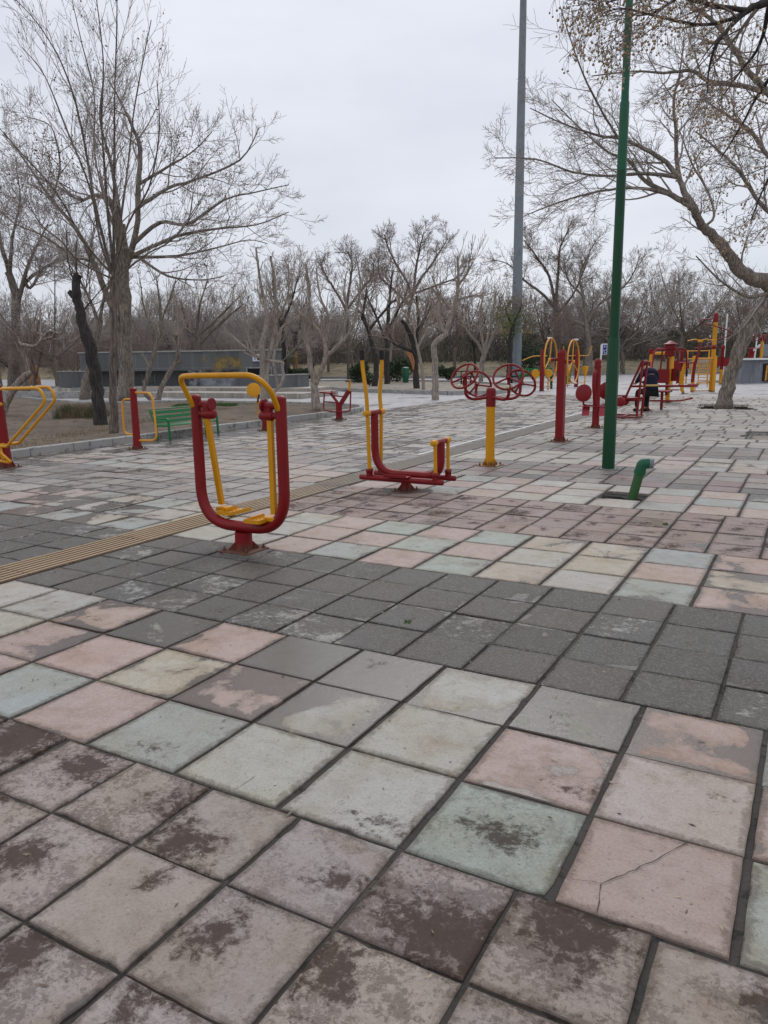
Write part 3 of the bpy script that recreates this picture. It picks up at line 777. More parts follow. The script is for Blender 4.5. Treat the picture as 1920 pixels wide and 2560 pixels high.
# 3 four wheel spinner
def spinner():
    t = thing('tai_chi_spinner', (-1.53, 8.53, 0), 'yellow post with a red top carrying four tilted red spinning wheels', 'exercise machine')
    base_plate(t, .07, YEL, .30)
    m = MB(); m.lathe([(.07, .013), (.069, .86)], n=8); gussets(m, .066, .10, .06); m.build('post', YEL, t, angle=50)
    MB().lathe([(.0705, .86), (.0705, 1.08), (.066, 1.11), (.045, 1.13), (.02, 1.135)], n=24).build('post_head', RED, t)
    for (x, y, z, n, ball, ph) in ((-.33, -.20, 1.30, (-.15, -.80, .62), True, .6), (.33, -.20, 1.29, (.12, -.80, .62), True, .6), (-.33, .28, 1.17, (-.1, .9, .45), False, .2), (.36, .28, 1.19, (.1, .9, .45), False, .2)):
        m = MB(); wheel(m, (x, y, z), n, .21, .016, 3, ph); wo_ = m.build('wheel', RED, t)
        nv = Vector(n).normalized(); c = V(x, y, z); h = c-nv*.04
        MB().tube(fillet([(0, y*.15, 1.0), (x*.75, y*.4, .96), (x*1.0, y*.8, 1.02), tuple(h)], [0, .2, .15, 0], 8), .022, 10).build('arm', RED, t)
        if ball:
            a = nv.cross(V(0, 0, 1)).normalized(); b = nv.cross(a); q = math.pi/2+.15
            p = c+(a*math.cos(q)+b*math.sin(q))*.21
            if p.z > z: p = c-(a*math.cos(q)+b*math.sin(q))*.21
            k = MB(); k.tube([p, p+nv*.045], .008, 8); k.sphere(p+nv*.06, .024, 14); k.build('knob', IVORY, wo_)
spinner()
# 4 arm wheels on a red post
def arm_wheels():
    t = thing('arm_wheel_machine', (-1.53, 12.05, 0), 'square red post with two big upright yellow hand wheels', 'exercise machine')
    base_plate(t, .07, RED, .30)
    m = MB(); m.tube([(0, 0, .013), (0, 0, 1.62)], .098, 4, ph=math.pi/4); m.tube([(0, 0, 1.62), (0, 0, 1.68)], [.075, .045], 16); gussets(m, .069, .10, .06, ph=0); m.build('post', RED, t)
    for s, z in ((-1, 1.50), (1, 1.46)):
        m = MB(); m.tube([(s*.05, 0, z), (s*.20, 0, z)], .028, 14); m.build('axle', RED, t)
        m = MB(); wheel(m, (s*.21, 0, z), (1, 0, .02), .385, .014, 3, .4 if s < 0 else .5, .011, 44); w_ = m.build('hand_wheel', YEL if False else ORG, t)
        for zz in (.385, -.385)[:1 if s < 0 else 2]:
            MB().tube([(s*.21, 0, z+zz), (s*.21+.07*s, 0, z+zz)], .016, 10, dome=True).build('knob', WHT, w_)
arm_wheels()
# 5 twin waist twister with round pads
def twin_pads():
    t = thing('twin_pad_stretcher', (-1.6, 15.0, 0), 'red post with two round red pads and tilted pink-red foot plates, beside the green pole', 'exercise machine')
    base_plate(t, .07, RED, .30)
    m = MB(); m.lathe([(.08, .013), (.075, .5), (.072, 1.42)], n=20); gussets(m, .07, .1, .06)
    m.lathe([(.082, 1.30), (.082, 1.33)], n=20).lathe([(.08, 1.42), (.08, 1.44), (.05, 1.48), (.03, 1.49)], n=20); m.build('post', RED, t)
    MB().tube(fillet([(-.02, -.05, 1.25), (-.03, -.16, 1.18), (-.03, -.16, .92), (-.01, -.06, .50)], .09, 6), .042, 12).build('back_bracket', RED, t)
    for x, y, z in ((-.25, -.14, .76), (.15, .24, .80)):
        n = Vector((.35*0-.2, -1, .12)).normalized()
        MB().lathe([(.175, -.015), (.19, -.006), (.19, .006), (.175, .015)], (x, y, z), 32, n).build('round_pad', RED, t)
        MB().tube(fillet([(x, y+.01, z-.17), (x, y+.01, .50), (0, 0, .47)], .06, 5), .022, 10).build('pad_arm', RED, t)
    for x, y in ((-.20, -.10), (.17, -.10)):
        M = Matrix.Translation((x, y, .37)) @ Matrix.Rotation(R(-28), 4, 'X') @ Matrix.Rotation(R(90), 4, 'X') @ Matrix.Rotation(R(4), 4, 'Z')
        MB().plate([(-.08, -.11), (.08, -.11), (.085, .11), (-.075, .11)], .008, M).build('foot_plate', REDP, t)
    MB().box((-.17, -.08, .475), (.36, .20, .014), bev=.003).build('seat_plate', REDP, t)
    MB().box((.18, .0, .475), (.30, .16, .014), bev=.003).build('seat_plate', REDP, t)
twin_pads()
# 6 leg press frame
def leg_press():
    t = thing('leg_press', (-1.5, 18.1, 0), 'red tube-framed rowing bench with a slatted ladder back, right of the green pole', 'exercise machine')
    m = MB()
    for y in (-.38, .42): m.tube([(-.55, y, .035), (.25, y, .035)], .035, 4, ph=math.pi/4)
    for x in (-.5, -.12, .22): m.tube([(x, -.38, .035), (x, .42, .035)], .032, 4, ph=math.pi/4)
    m.build('ground_frame', REDP, t)
    m = MB()
    for y in (-.28, .30): m.tube([(.22, y, .05), (.30, y, 1.42)], .034, 4, ph=math.pi/4)
    m.tube([(.30, -.28, 1.40), (.30, .30, 1.40)], .03, 8); m.build('upright_frame', RED, t)
    m = MB()
    for y in (-.15, .0): m.tube([(-.10, y-.1, .50), (.26, y-.1, 1.40)], .016, 8)
    for k in range(9): m.tube([(-.08+.32*k/8, -.25, .56+.80*k/8), (-.08+.32*k/8, -.10, .56+.80*k/8)], .010, 6)
    m.build('ladder_back', RED, t)
    for y in (-.42, .02): MB().lathe([(.10, -.04), (.12, -.03), (.12, .03), (.10, .04)], (-.16, y, .42), 22, (.3, 1, 0)).build('roller', RED, t)
    MB().box((-.42, .0, .55), (.55, .30, .03), bev=.006).build('seat', RED, t)
    MB().tube([(-.6, -.1, .44), (.32, -.1, .50)], .03, 10).tube([(-.6, -.05, .40), (.25, .05, .44)], .022, 10).build('seat_rail', RED, t)
leg_press()
# 7 bench press station behind it (post, seat and long arms) where the person sits
def lift_station():
    p = G(1612, 1027)
    t = thing('sitting_press', (p.x, p.y, 0), 'red post with low horizontal arms where the person in navy sits', 'exercise machine')
    base_plate(t, .08, RED, .34)
    m = MB(); m.tube([(0, 0, .013), (.03, 0, 1.36)], [.13, .075], 4, ph=math.pi/4); gussets(m, .09, .1, .06, ph=0); m.build('post', RED, t)
    m = MB(); m.tube([(-.45, .05, .68), (1.25, .75, .68)], .032, 10); m.tube(fillet([(.1, .1, .28), (.85, .55, .26), (1.15, .75, .34)], .2, 5), .026, 8); m.build('long_arm', RED, t)
    MB().box((.35, .55, .52), (.42, .42, .04), bev=.01).build('seat', RED, t)
    MB().tube([(.35, .55, .5), (.35, .55, .0)], .04, 10).build('seat_post', RED, t)
    return p
LP = lift_station()
# 8 butterfly chest press
def butterfly():
    p = G(1668, 1006)
    t = thing('butterfly_press', (p.x, p.y, 0), 'red and yellow butterfly press with curved red arms and a square red back plate', 'exercise machine'); t.scale = (.76, .76, .93)
    base_plate(t, .08, RED, .34)
    MB().tube([(0, 0, .013), (0, 0, 1.62)], .115, 4, ph=math.pi/4).build('post', YEL, t)
    MB().box((-.05, -.09, .9), (.10, .03, 1.3), bev=.005).build('post_front', RED, t)
    m = MB(); m.lathe([(.20, 1.60), (.22, 1.62), (.22, 1.78), (.20, 1.80)], n=24).lathe([(.20, 1.82), (.24, 1.86), (.24, 1.98), (.18, 2.0)], n=24).lathe([(.30, 2.0), (.30, 2.03), (.16, 2.08), (.08, 2.13)], n=24); m.build('rotor_head', RED, t)
    for sx, y, L in ((-1, -.25, .62), (-1, .2, .36), (1, -.25, .36), (1, .25, .62)):
        MB().tube(fillet([(0, y*.5, 1.86), (sx*L, y, 1.86), (sx*L*1.1, y, 1.05)], .22, 8), .035, 10).build('press_arm', REDP if sx < 0 and y < 0 else RED, t)
        MB().tube([(sx*L*1.1, y, 1.12), (sx*L*1.1, y, .92)], .045, 10, dome=True).build('grip', BLK, t)
    MB().box((-.20, -.17, .92), (.50, .03, .48), Matrix.Rotation(R(-8), 3, 'Z'), bev=.008).build('back_plate', RED, t)
    MB().box((.20, .17, .96), (.42, .03, .44), Matrix.Rotation(R(-8), 3, 'Z'), bev=.008).build('back_plate', RED, t)
    MB().box((-.12, -.4, .43), (.5, .42, .035), bev=.008).box((.15, .4, .43), (.5, .42, .035), bev=.008).build('seat', RED, t)
    MB().lathe([(.16, .36), (.20, .40), (.20, .42)], n=20).build('seat_collar', RED, t)
butterfly()
# 9 stepper with curved yellow leg, red frame
def curved_stepper():
    p = G(1712, 984)
    t = thing('curved_stepper', (p.x, p.y, 0), 'machine with a curved yellow leg, red hanging bars and a yellow handlebar on top', 'exercise machine')
    base_plate(t, .06, YEL, .26, bolts=False)
    m = MB(); m.tube([(-.05, 0, .02), (-.12, 0, .15), (-.14, 0, .5), (-.10, 0, 1.0), (-.04, 0, 1.22)], [.06, .07, .075, .07, .06], 12, flat=1.3); m.build('curved_leg', YEL, t)
    for y in (-.22, .22): MB().tube([(.25, y, .45), (.30, y, 1.15), (.42, y*.5, 1.65), (.45, 0, 2.0)], .032, 10).build('hanging_bar', RED, t)
    MB().tube([(-.30, -.2, .4), (-.28, -.2, 1.22), (.3, -.2, 1.22)], .03, 10).build('side_frame', RED, t)
    MB().tube([(-.30, .2, .4), (-.28, .2, 1.22), (.3, .2, 1.22)], .03, 10).build('side_frame', RED, t)
    MB().box((.30, 0, .36), (.38, .5, .05), bev=.01).build('seat', RED, t)
    MB().tube(fillet([(-.02, 0, 2.06), (.25, 0, 2.12), (.45, 0, 2.06), (.66, 0, 2.12), (.95, 0, 2.05)], .12, 5), .022, 8).build('handlebar', YEL, t)
    MB().lathe([(.09, 2.0), (.10, 2.03), (.07, 2.10)], (.45, 0, 0), 14).build('handle_hub', YEL, t)
curved_stepper()
# 10 yellow frame with ladder and spiral pole
def ladder_spiral():
    a, b = G(1730, 980), G(1777, 979)
    a.y = b.y = (a.y+b.y)/2 if False else b.y; 
    a = b+(G(1730, 980)-b)
    t = thing('spiral_ladder_frame', (b.x, b.y, 0), 'tall yellow pole with red spiral wire and a yellow ladder frame', 'exercise machine')
    A = a-b
    MB().lathe([(.09, .0), (.082, 3.08)], n=16).build('post', YEL, t)
    MB().lathe([(.095, 2.82), (.095, 3.12), (.075, 3.17), (.03, 3.20)], n=16).build('post_cap', RED, t)
    MB().lathe([(.096, 1.74), (.14, 1.81), (.096, 1.90)], n=16).build('post_collar', RED, t)
    MB().lathe([(.075, .0), (.075, 1.42), (.04, 1.48)], (A.x, A.y, 0), 16).build('post', YEL, t)
    MB().lathe([(.075, .0), (.075, 1.42), (.04, 1.48)], (.10, -.18, 0), 16).build('post', YEL, t)
    pts = []
    for k in range(40):
        q = -2.6+k/39*5.6; r = .62*math.sin(math.pi*(k+2)/43)**.6; pts.append(V(math.cos(q)*r, math.sin(q)*r*.7, 2.85-1.02*k/39))
    MB().tube([V(-.1, 0, 2.96), V(-.62, .1, 2.94), V(-.45, 0, 2.75)]+pts[6:]+[V(-.75, 0, 1.78)], .022, 8).build('spiral_wire', RED, t)
    d = A.normalized(); L = A.length
    m = MB(); m.tube([A+V(0, 0, 1.36), V(.10, -.18, 1.36)], .035, 8)
    for s in (.28, .78):
        q = A*(1-s); m.tube([q+V(0, 0, 1.36), q+V(0, 0, .18)], .02, 8)
    for k in range(8): m.tube([A*.72+V(0, 0, .35+.12*k), A*.22+V(0, 0, .35+.12*k)], .013, 6)
    m.tube(fillet([A*.85+V(0, 0, .03), A*.85+V(0, 0, .38), A*.10+V(0, 0, .42), A*.10+V(0, 0, .03)], .15, 4), .02, 8)
    m.tube([A+V(0, 0, .04), V(0, 0, .04)], .02, 8); m.build('ladder', ORG, t)
ladder_spiral()
# 11 far red seat machine right of the spiral pole
def seat_machine(px, py, label, sc_=1.0):
    p = G(px, py); t = thing('sit_up_station', (p.x, p.y, 0), label, 'exercise machine', rz=.2); t.scale = (sc_,)*3
    MB().lathe([(.085, 0), (.085, .75)], n=14).build('post_foot', YEL, t)
    MB().lathe([(.085, .75), (.08, 1.75), (.10, 1.78), (.10, 1.9), (.06, 1.98)], n=14).build('post', RED, t)
    for x in (-.24, .24): MB().box((x, -.12, 1.12), (.34, .03, .42), bev=.006).build('back_plate', RED, t)
    MB().box((-.26, -.3, .62), (.36, .34, .03), bev=.006).box((.26, -.3, .62), (.36, .34, .03), bev=.006).build('seat', RED, t)
    MB().tube([(-.42, 0, 1.35), (.42, 0, 1.35)], .02, 8).tube([(-.40, 0, 1.25), (.40, 0, 1.25)], .018, 8).build('grip_bar', BLK, t)
seat_machine(1801, 961, 'red double seat machine on a yellow foot, just left of the leaning tree')
# left side machines --------------------------------------------------
def parallel_arms():
    t = thing('triangular_arm_machine', (-8.16, 5.35, 0), 'red post at the left edge with large bent yellow arms', 'exercise machine')
    base_plate(t, .08, RED, .32)
    m = MB(); m.lathe([(.098, .013), (.085, .3), (.062, 1.0), (.058, 1.24), (.04, 1.26)], n=20); gussets(m, .09, .10, .05); m.build('post', RED, t)
    for dy, dx in ((-.20, .0), (.20, -.30)):
        p = fillet([(.0, dy, 1.19), (1.24+dx, dy, 1.22), (1.34+dx, dy, 1.04), (.36+dx*.9, dy, .36), (.10, dy, .36)], [0, .16, .10, .04, 0], 8)
        MB().tube(p, .021, 12).build('bent_arm', ORG if False else YEL, t)
    MB().tube([(.02, -.22, 1.19), (.02, .22, 1.19)], .026, 12, dome=True).tube([(.06, -.22, .36), (.06, .22, .36)], .024, 12, dome=True).build('cross_tube', YEL, t)
    MB().tube([(.16, -.20, 1.19), (.16, -.20, .98)], .024, 10).build('hanger', YEL, t)
    MB().tube([(-.5, -.20, .97), (.34, -.20, .98)], .024, 10, dome=True).build('side_grip', YEL, t)
    MB().tube([(-.75, -.25, .85), (.44, -.22, .14)], .022, 10, dome=True).tube([(.10, -.20, .14), (.40, -.22, .13)], .022, 10, dome=True).build('low_brace', YEL, t)
    MB().tube([(.2, -.2, .34), (.24, -.2, .16)], .024, 8).build('hanger', YEL, t)
parallel_arms()
def handle_post():
    t = thing('handle_post', (-8.12, 7.95, 0), 'slim red post with two yellow loop handles, left of the green bench', 'exercise machine')
    base_plate(t, .06, RED, .26)
    m = MB(); m.lathe([(.074, .013), (.066, .3), (.060, 1.06), (.066, 1.065), (.066, 1.09), (.03, 1.11)], n=20); gussets(m, .066, .08, .04); m.build('post', RED, t)
    MB().tube(fillet([(.04, 0, 1.02), (.46, 0, 1.02), (.51, 0, .18), (.04, 0, .16)], .15, 8), .019, 12).build('loop_handle', ORG, t)
    MB().tube(fillet([(-.04, -.02, .90), (-.27, -.02, .90), (-.29, -.02, .27), (-.03, -.02, .27)], .12, 8), .019, 12).build('loop_handle', ORG, t)
handle_post()
def disc_post():
    t = thing('disc_twister', (-8.16, 11.77, 0), 'short red post with a tilted round yellow disc and black-gripped crank', 'exercise machine')
    base_plate(t, .06, RED, .26)
    m = MB(); m.lathe([(.075, .013), (.066, .6)], n=18); gussets(m, .066, .08, .04); m.build('post', RED, t)
    MB().box((-.02, 0, .615), (.26, .18, .02), bev=.004).build('top_plate', ORG, t)
    MB().lathe([(.145, -.02), (.16, -.012), (.16, .012), (.145, .02)], (-.29, 0, .90), 30, (.55, -.78, .25)).build('round_disc', YEL, t)
    MB().tube([(-.25, .02, .78), (-.15, 0, .62)], .018, 8).build('disc_stem', YEL, t)
    MB().tube(fillet([(0, -.05, .40), (-.16, -.10, .38), (-.14, -.12, .6), (-.08, -.12, .68)], .05, 5), .013, 8).build('crank', YEL, t)
    MB().tube([(-.10, -.12, .64), (-.05, -.12, .80)], .020, 10, dome=True).build('grip', BLK, t)
    MB().box((.22, 0, .24), (.3, .22, .02), bev=.004).build('step_plate', YEL, t)
disc_post()
def rider():
    t = thing('rider_machine', (-8.2, 14.91, 0), 'red Y-shaped rider with seat, foot loop and short yellow handle stem', 'exercise machine')
    base_plate(t, .08, RED, .30)
    m = MB(); m.lathe([(.085, .013), (.08, .46)], n=18); gussets(m, .08, .05, .05); m.build('post', RED, t)
    MB().tube([(.02, 0, .36), (.32, 0, .76)], .062, 4, ph=math.pi/4).build('front_arm', RED, t)
    MB().tube([(-.03, 0, .44), (-.26, 0, .70), (-.20, 0, .72)], .036, 10).build('seat_arm', RED, t)
    MB().box((-.34, 0, .70), (.36, .26, .035), Matrix.Rotation(R(4), 3, 'Y'), bev=.01).build('seat', RED, t)
    MB().tube([(.32, 0, .72), (.35, 0, 1.03)], .030, 10).build('handle_stem', YEL, t)
    MB().tube([(.35, -.2, 1.0), (.35, .2, 1.0)], .018, 10, dome=True).build('handlebar', BLK, t)
    MB().tube(fillet([(.37, 0, .74), (.34, 0, .24), (.30, -.14, .22), (-.10, -.16, .22), (-.42, -.10, .25), (-.44, 0, .68)], .08, 5), .020, 8).build('foot_loop', RED, t)
    MB().tube([(-.44, 0, .46), (-.05, 0, .44)], .018, 8).tube([(-.15, 0, .62), (.2, 0, .6)], .018, 8).build('cross_bar', RED, t)
rider()
# far left row seen between the wheels
def twister(px, py, label, tall):
    p = G(px, py); t = thing('twister_post', (p.x, p.y, 0), label, 'exercise machine', rz=.3)
    base_plate(t, .07, RED, .26, bolts=False)
    MB().lathe([(.10, .013), (.10, 1.75), (.06, 1.83)], n=16).build('post', RED, t)
    if tall:
        for s in (-1, 1):
            MB().tube(fillet([(0, 0, 1.55), (s*.55, 0, 1.52), (s*.72, 0, 2.05)], .12, 5), .02, 8).build('handle_arm', ORG, t)
            MB().tube([(s*.72, -.1, 2.05), (s*.72, .1, 2.05)], .025, 8).build('grip', BLK, t)
            MB().lathe([(.07, .55), (.16, 1.0), (.15, 1.02)], (s*.42, -.1, 0), 4).build('seat_shell', YEL, t)
            MB().tube([(s*.42, -.1, .56), (s*.42, -.1, .0)], .03, 8).tube([(s*.42, -.1, .2), (0, 0, .2)], .025, 8).build('seat_leg', ORG, t)
    else:
        MB().tube(fillet([(-.9, 0, 1.35), (-.45, 0, 1.55), (.2, 0, 1.55)], .2, 6), .022, 8).build('handle_arm', ORG, t)
        for x, y in ((-.28, -.2), (.28, .2)):
            MB().lathe([(.18, -.02), (.19, 0), (.18, .02)], (x, y, .78), 26, (.35, -1, .1)).build('round_pad', YEL, t)
            MB().tube([(x, y, .60), (x, y, .02)], .03, 8).box((x, y, .2), (.26, .1, .03)).box((x, y, .35), (.2, .1, .03)).build('step_leg', ORG, t)
twister(1354, 977, 'far red post with round yellow pads, seen behind the big yellow hand wheels', False)
twister(1440, 967, 'far red post with raised yellow arms and cone seats, left of the blue sign', True)
# far right row remains
def small_frame(px, py, label):
    p = G(px, py); t = thing('climbing_frame', (p.x, p.y, 0), label, 'exercise machine', rz=.4)
    for x in (-.55, .55): MB().tube([(x, 0, 0), (x, 0, 1.75)], .04, 8).build('post', ORG, t)
    m = MB()
    for k in range(4): m.tube([(-.55, 0, .5+.4*k), (.55, 0, .5+.4*k)], .025, 6)
    m.build('rung', ORG, t)
small_frame(1741, 958, 'small far orange climbing frame behind the ladder frame')
seat_machine(1700, 962, 'far red seat machine half hidden behind the butterfly press', .9)
def far_loops(px, py, label):
    p = G(px, py); t = thing('swing_frame', (p.x, p.y, 0), label, 'exercise machine', rz=.3)
    m = MB(); m.tube(fillet([(-.5, 0, 0), (-.5, 0, 1.6), (.5, 0, 1.6), (.5, 0, 0)], .15, 4), .07, 10); m.build('frame', YEL, t)
    MB().box((-.5, 0, 1.7), (.2, .2, .25), bev=.02).box((.5, 0, 1.7), (.2, .2, .25), bev=.02).build('post_cap', RED, t)
far_loops(1650, 968, 'far yellow hoop frame with red caps behind the butterfly press')
def mortar():
    r = random.Random(12); m = MB()
    for (x, y, q) in ((-1.53, 2.91, .25), (-1.64, 6.07, .27), (-1.53, 8.53, .22), (-1.53, 12.05, .22), (-1.6, 15.0, .22), (.10, 8.89, .16), (-8.16, 5.35, .24), (-8.12, 7.95, .22), (-8.16, 11.77, .2), (-8.2, 14.91, .22)):
        n = 22; i0 = len(m.v); k1, k2 = r.uniform(0, 6), r.uniform(0, 6)
        for k in range(n):
            a = 2*math.pi*k/n; rr = q*(1+.14*math.sin(2*a+k1)+.10*math.sin(3*a+k2)+r.uniform(-.05, .05)); m.v.append(V(x+math.cos(a)*rr, y+math.sin(a)*rr*.85, .0035))
        for k in range(n):
            v0 = m.v[i0+k]; m.v.append(V(x+(v0.x-x)*1.05, y+(v0.y-y)*1.05, -.012))
        m.f.append(tuple(range(i0, i0+n))); m.mi.append(0)
        for k in range(n): m.f.append((i0+k, i0+n+k, i0+n+(k+1) % n, i0+(k+1) % n)); m.mi.append(0)
    o = m.build('mortar_patches', MORT, smooth=False); o['kind'] = 'structure'
MORT = groundm('old_mortar', [(.10, .092, .08), (.155, .145, .13), (.22, .20, .18)], 5, 45, .6)
mortar()
# tall poles
def poles():
    t = thing('green_lamp_pole', (.10, 8.89, 0), 'dark green painted steel pole in the slabs near the pipe', 'pole')
    MB().lathe([(.089, -.01), (.084, 1.78), (.079, 1.80)], n=12).build('lower_tube', PGRN, t, angle=20)
    MB().lathe([(.066, 1.79), (.062, 3.93)], n=20).build('middle_tube', PGRN, t)
    MB().lathe([(.0622, 3.93), (.060, 4.74), (.056, 4.76)], n=20).build('patched_tube', PGRN2, t, label='lighter green repainted length of the pole')
    MB().lathe([(.048, 4.75), (.045, 8.2)], n=20).build('upper_tube', PGRN2, t)
    MB().lathe([(.10, -.004), (.11, .004), (.10, .006)], n=20).build('ground_collar', CONC, t)
    p = D(1289, 935, 47); 
    t = thing('floodlight_mast', (p.x, p.y, lawn_z(47)+.2), 'very tall tapering grey steel mast at the edge of the lawn', 'mast')
    m = MB(); m.lathe([(.36, -.4), (.30, 5.6)], n=12); m.build('lower_shaft', GALV, t, angle=20)
    MB().lathe([(.285, 5.55), (.225, 16.5)], n=12).build('middle_shaft', GALV, t, angle=20)
    MB().lathe([(.215, 16.45), (.15, 26)], n=12).build('upper_shaft', GALV, t, angle=20)
    MB().box((0, -.32, 1.4), (.3, .05, .5), bev=.01).build('service_hatch', GALV, t)
poles()
def pipe():
    t = thing('vent_pipe', (.84, 6.80, -.09), 'green bent standpipe rising from the hole in the slabs', 'pipe')
    q = V(.84, 6.80, -.09)
    pts = [PV(1582, 1250, 6.80)-q, PV(1598, 1192, 6.80)-q]
    pts = [V(0, 0, 0), V(.085, .0, .385), V(.10, .0, .44), V(.16, .02, .475), V(.235, .03, .475)]
    MB().tube([pts[0], pts[1]], .052, 18).build('riser', PIPEG, t)
    MB().tube(fillet([pts[1]-V(.004, 0, .02), V(.105, .0, .475), V(.175, .02, .478)], .10, 8), .060, 18).build('elbow', PGRN2, t)
    MB().tube([pts[1]-V(.006, 0, .028), pts[1]+V(.003, 0, .012)], .065, 18).build('collar', PGRN2, t)
    MB().tube([V(.17, .02, .478), V(.225, .026, .476)], .052, 16).tube([V(.185, .02, .478), V(.197, .022, .478)], .058, 16).tube([V(.207, .024, .477), V(.219, .026, .477)], .058, 16).build('threaded_mouth', GALV, t)
pipe()
# bench
def bench():
    t = thing('park_bench', (-8.84, 10.05, 0), 'green slatted steel bench against the kerb', 'bench'); t.scale = (1, 1, .70)
    for y in (-.72, .72):
        MB().tube(fillet([(.17, y, 0), (.15, y, .62), (-.21, y, .60), (-.17, y, 0)], .07, 6), .025, 12).build('armrest_leg', GRN, t)
    m = MB(); m.tube(fillet([(.16, -.72, .40), (-.20, -.72, .39), (-.34, -.74, .86), (-.34, .74, .86), (-.20, .72, .39), (.16, .72, .40)], [0, .04, .05, .05, .04, 0], 5), .017, 10); m.build('frame', GRN, t)
    for k in range(4): MB().box((.13-.10*k, 0, .415), (.088, 1.42, .024), bev=.004).build('seat_slat', GRN, t)
    for k in range(3): MB().box((-.235-.04*k, 0, .50+.13*k), (.016, 1.42, .088), Matrix.Rotation(R(-16), 3, 'Y'), bev=.004).build('back_slat', GRN, t)
bench()
def far_bench():
    p = G(1338, 966); t = thing('park_bench', (p.x, p.y, 0), 'far green bench behind the red wheels', 'bench', rz=.2)
    for x in (-.8, .8): MB().tube(fillet([(x, .2, 0), (x, .2, .62), (x, -.25, .62), (x, -.25, 0)], .07, 4), .03, 8).build('armrest_leg', GRN, t)
    for k in range(3): MB().box((0, .2-.13*k, .43), (1.6, .10, .02)).build('seat_slat', GRN, t)
    for k in range(3): MB().box((0, .28, .58+.15*k), (1.6, .02, .10)).build('back_slat', GRN, t)
    p = G(1414, 962); t = thing('litter_bin', (p.x, p.y, 0), 'green litter bin by the far path', 'bin')
    MB().lathe([(.24, .05), (.26, .1), (.28, .95), (.26, .97)], n=18).build('body', GRN, t); MB().tube([(0, .3, 0), (0, .3, 1.35)], .03, 8).build('stand_post', GRN, t); MB().lathe([(.29, .95), (.29, 1.0), (.2, 1.04)], n=18).build('rim', PGRN, t)
    p = G(1378, 972); t = thing('bollard', (p.x, p.y, 0), 'low dark green bollard beside the far pads', 'bollard')
    MB().lathe([(.06, 0), (.06, .55), (.09, .56), (.09, .66), (.03, .70)], n=12).build('stem', PGRN, t)
    p = D(1014, 946, 46); t = thing('litter_bin', (p.x, p.y, .05), 'bright green litter bin at the lawn edge beside a round dark bush', 'bin')
    MB().lathe([(.16, .05), (.20, .3), (.22, .85), (.2, .88)], n=14).build('body', PGRN2, t); MB().lathe([(.23, .86), (.23, .9), (.1, .96)], n=14).build('lid', GRN, t)
far_bench()

# ------------------------------------------------------------------ trees
class Tubes:
    def __init__(s): s.g = {}
    def add(s, pts, rad, n): s.g.setdefault((len(pts), n), []).append((pts, rad))
    def arrays(s, org):
        Vs, Fs = [], []; base = 0
        for (m, n), L in s.g.items():
            P = np.array([[tuple(q) for q in a] for a, _ in L]); Rr = np.array([r for _, r in L]); B = len(L)
            T = np.gradient(P, axis=1); T /= np.linalg.norm(T, axis=2, keepdims=True)+1e-9
            mean = P[:, -1]-P[:, 0]; mean /= np.linalg.norm(mean, axis=1, keepdims=True)+1e-9
            ref = np.where(np.abs(mean[:, 2:3]) > .8, np.array([[1., 0, 0]]), np.array([[0, 0, 1.]]))[:, None, :]
            A = np.cross(T, ref); A /= np.linalg.norm(A, axis=2, keepdims=True)+1e-9; Bn = np.cross(T, A)
            q = 2*np.pi*np.arange(n)/n
            ring = P[:, :, None, :]+Rr[:, :, None, None]*(A[:, :, None, :]*np.cos(q)[None, None, :, None]+Bn[:, :, None, :]*np.sin(q)[None, None, :, None])
            Vs.append(ring.reshape(-1, 3)-np.array(org))
            idx = (np.arange(B)[:, None, None]*m+np.arange(m-1)[None, :, None])*n
            k = np.arange(n)[None, None, :]; k2 = (k+1) % n
            f = np.stack([idx+k, idx+k2, idx+n+k2, idx+n+k], -1).reshape(-1, 4)+base
            Fs.append(f); base += B*m*n
        return np.concatenate(Vs), np.concatenate(Fs)
    def build(s, name, mat, parent, org):
        if not s.g: return None
        v_, f_ = s.arrays(org); return np_mesh(name, v_, f_, mat, parent)
def rvec(r): return Vector((r.gauss(0, 1), r.gauss(0, 1), r.gauss(0, 1)))
def turn(d, ang, az):
    a = d.cross(Vector((0, 0, 1)));
    if a.length < .05: a = Vector((1, 0, 0))
    a.normalize(); b = d.cross(a); return (d*math.cos(ang)+(a*math.cos(az)+b*math.sin(az))*math.sin(ang)).normalized()
TIPS = []
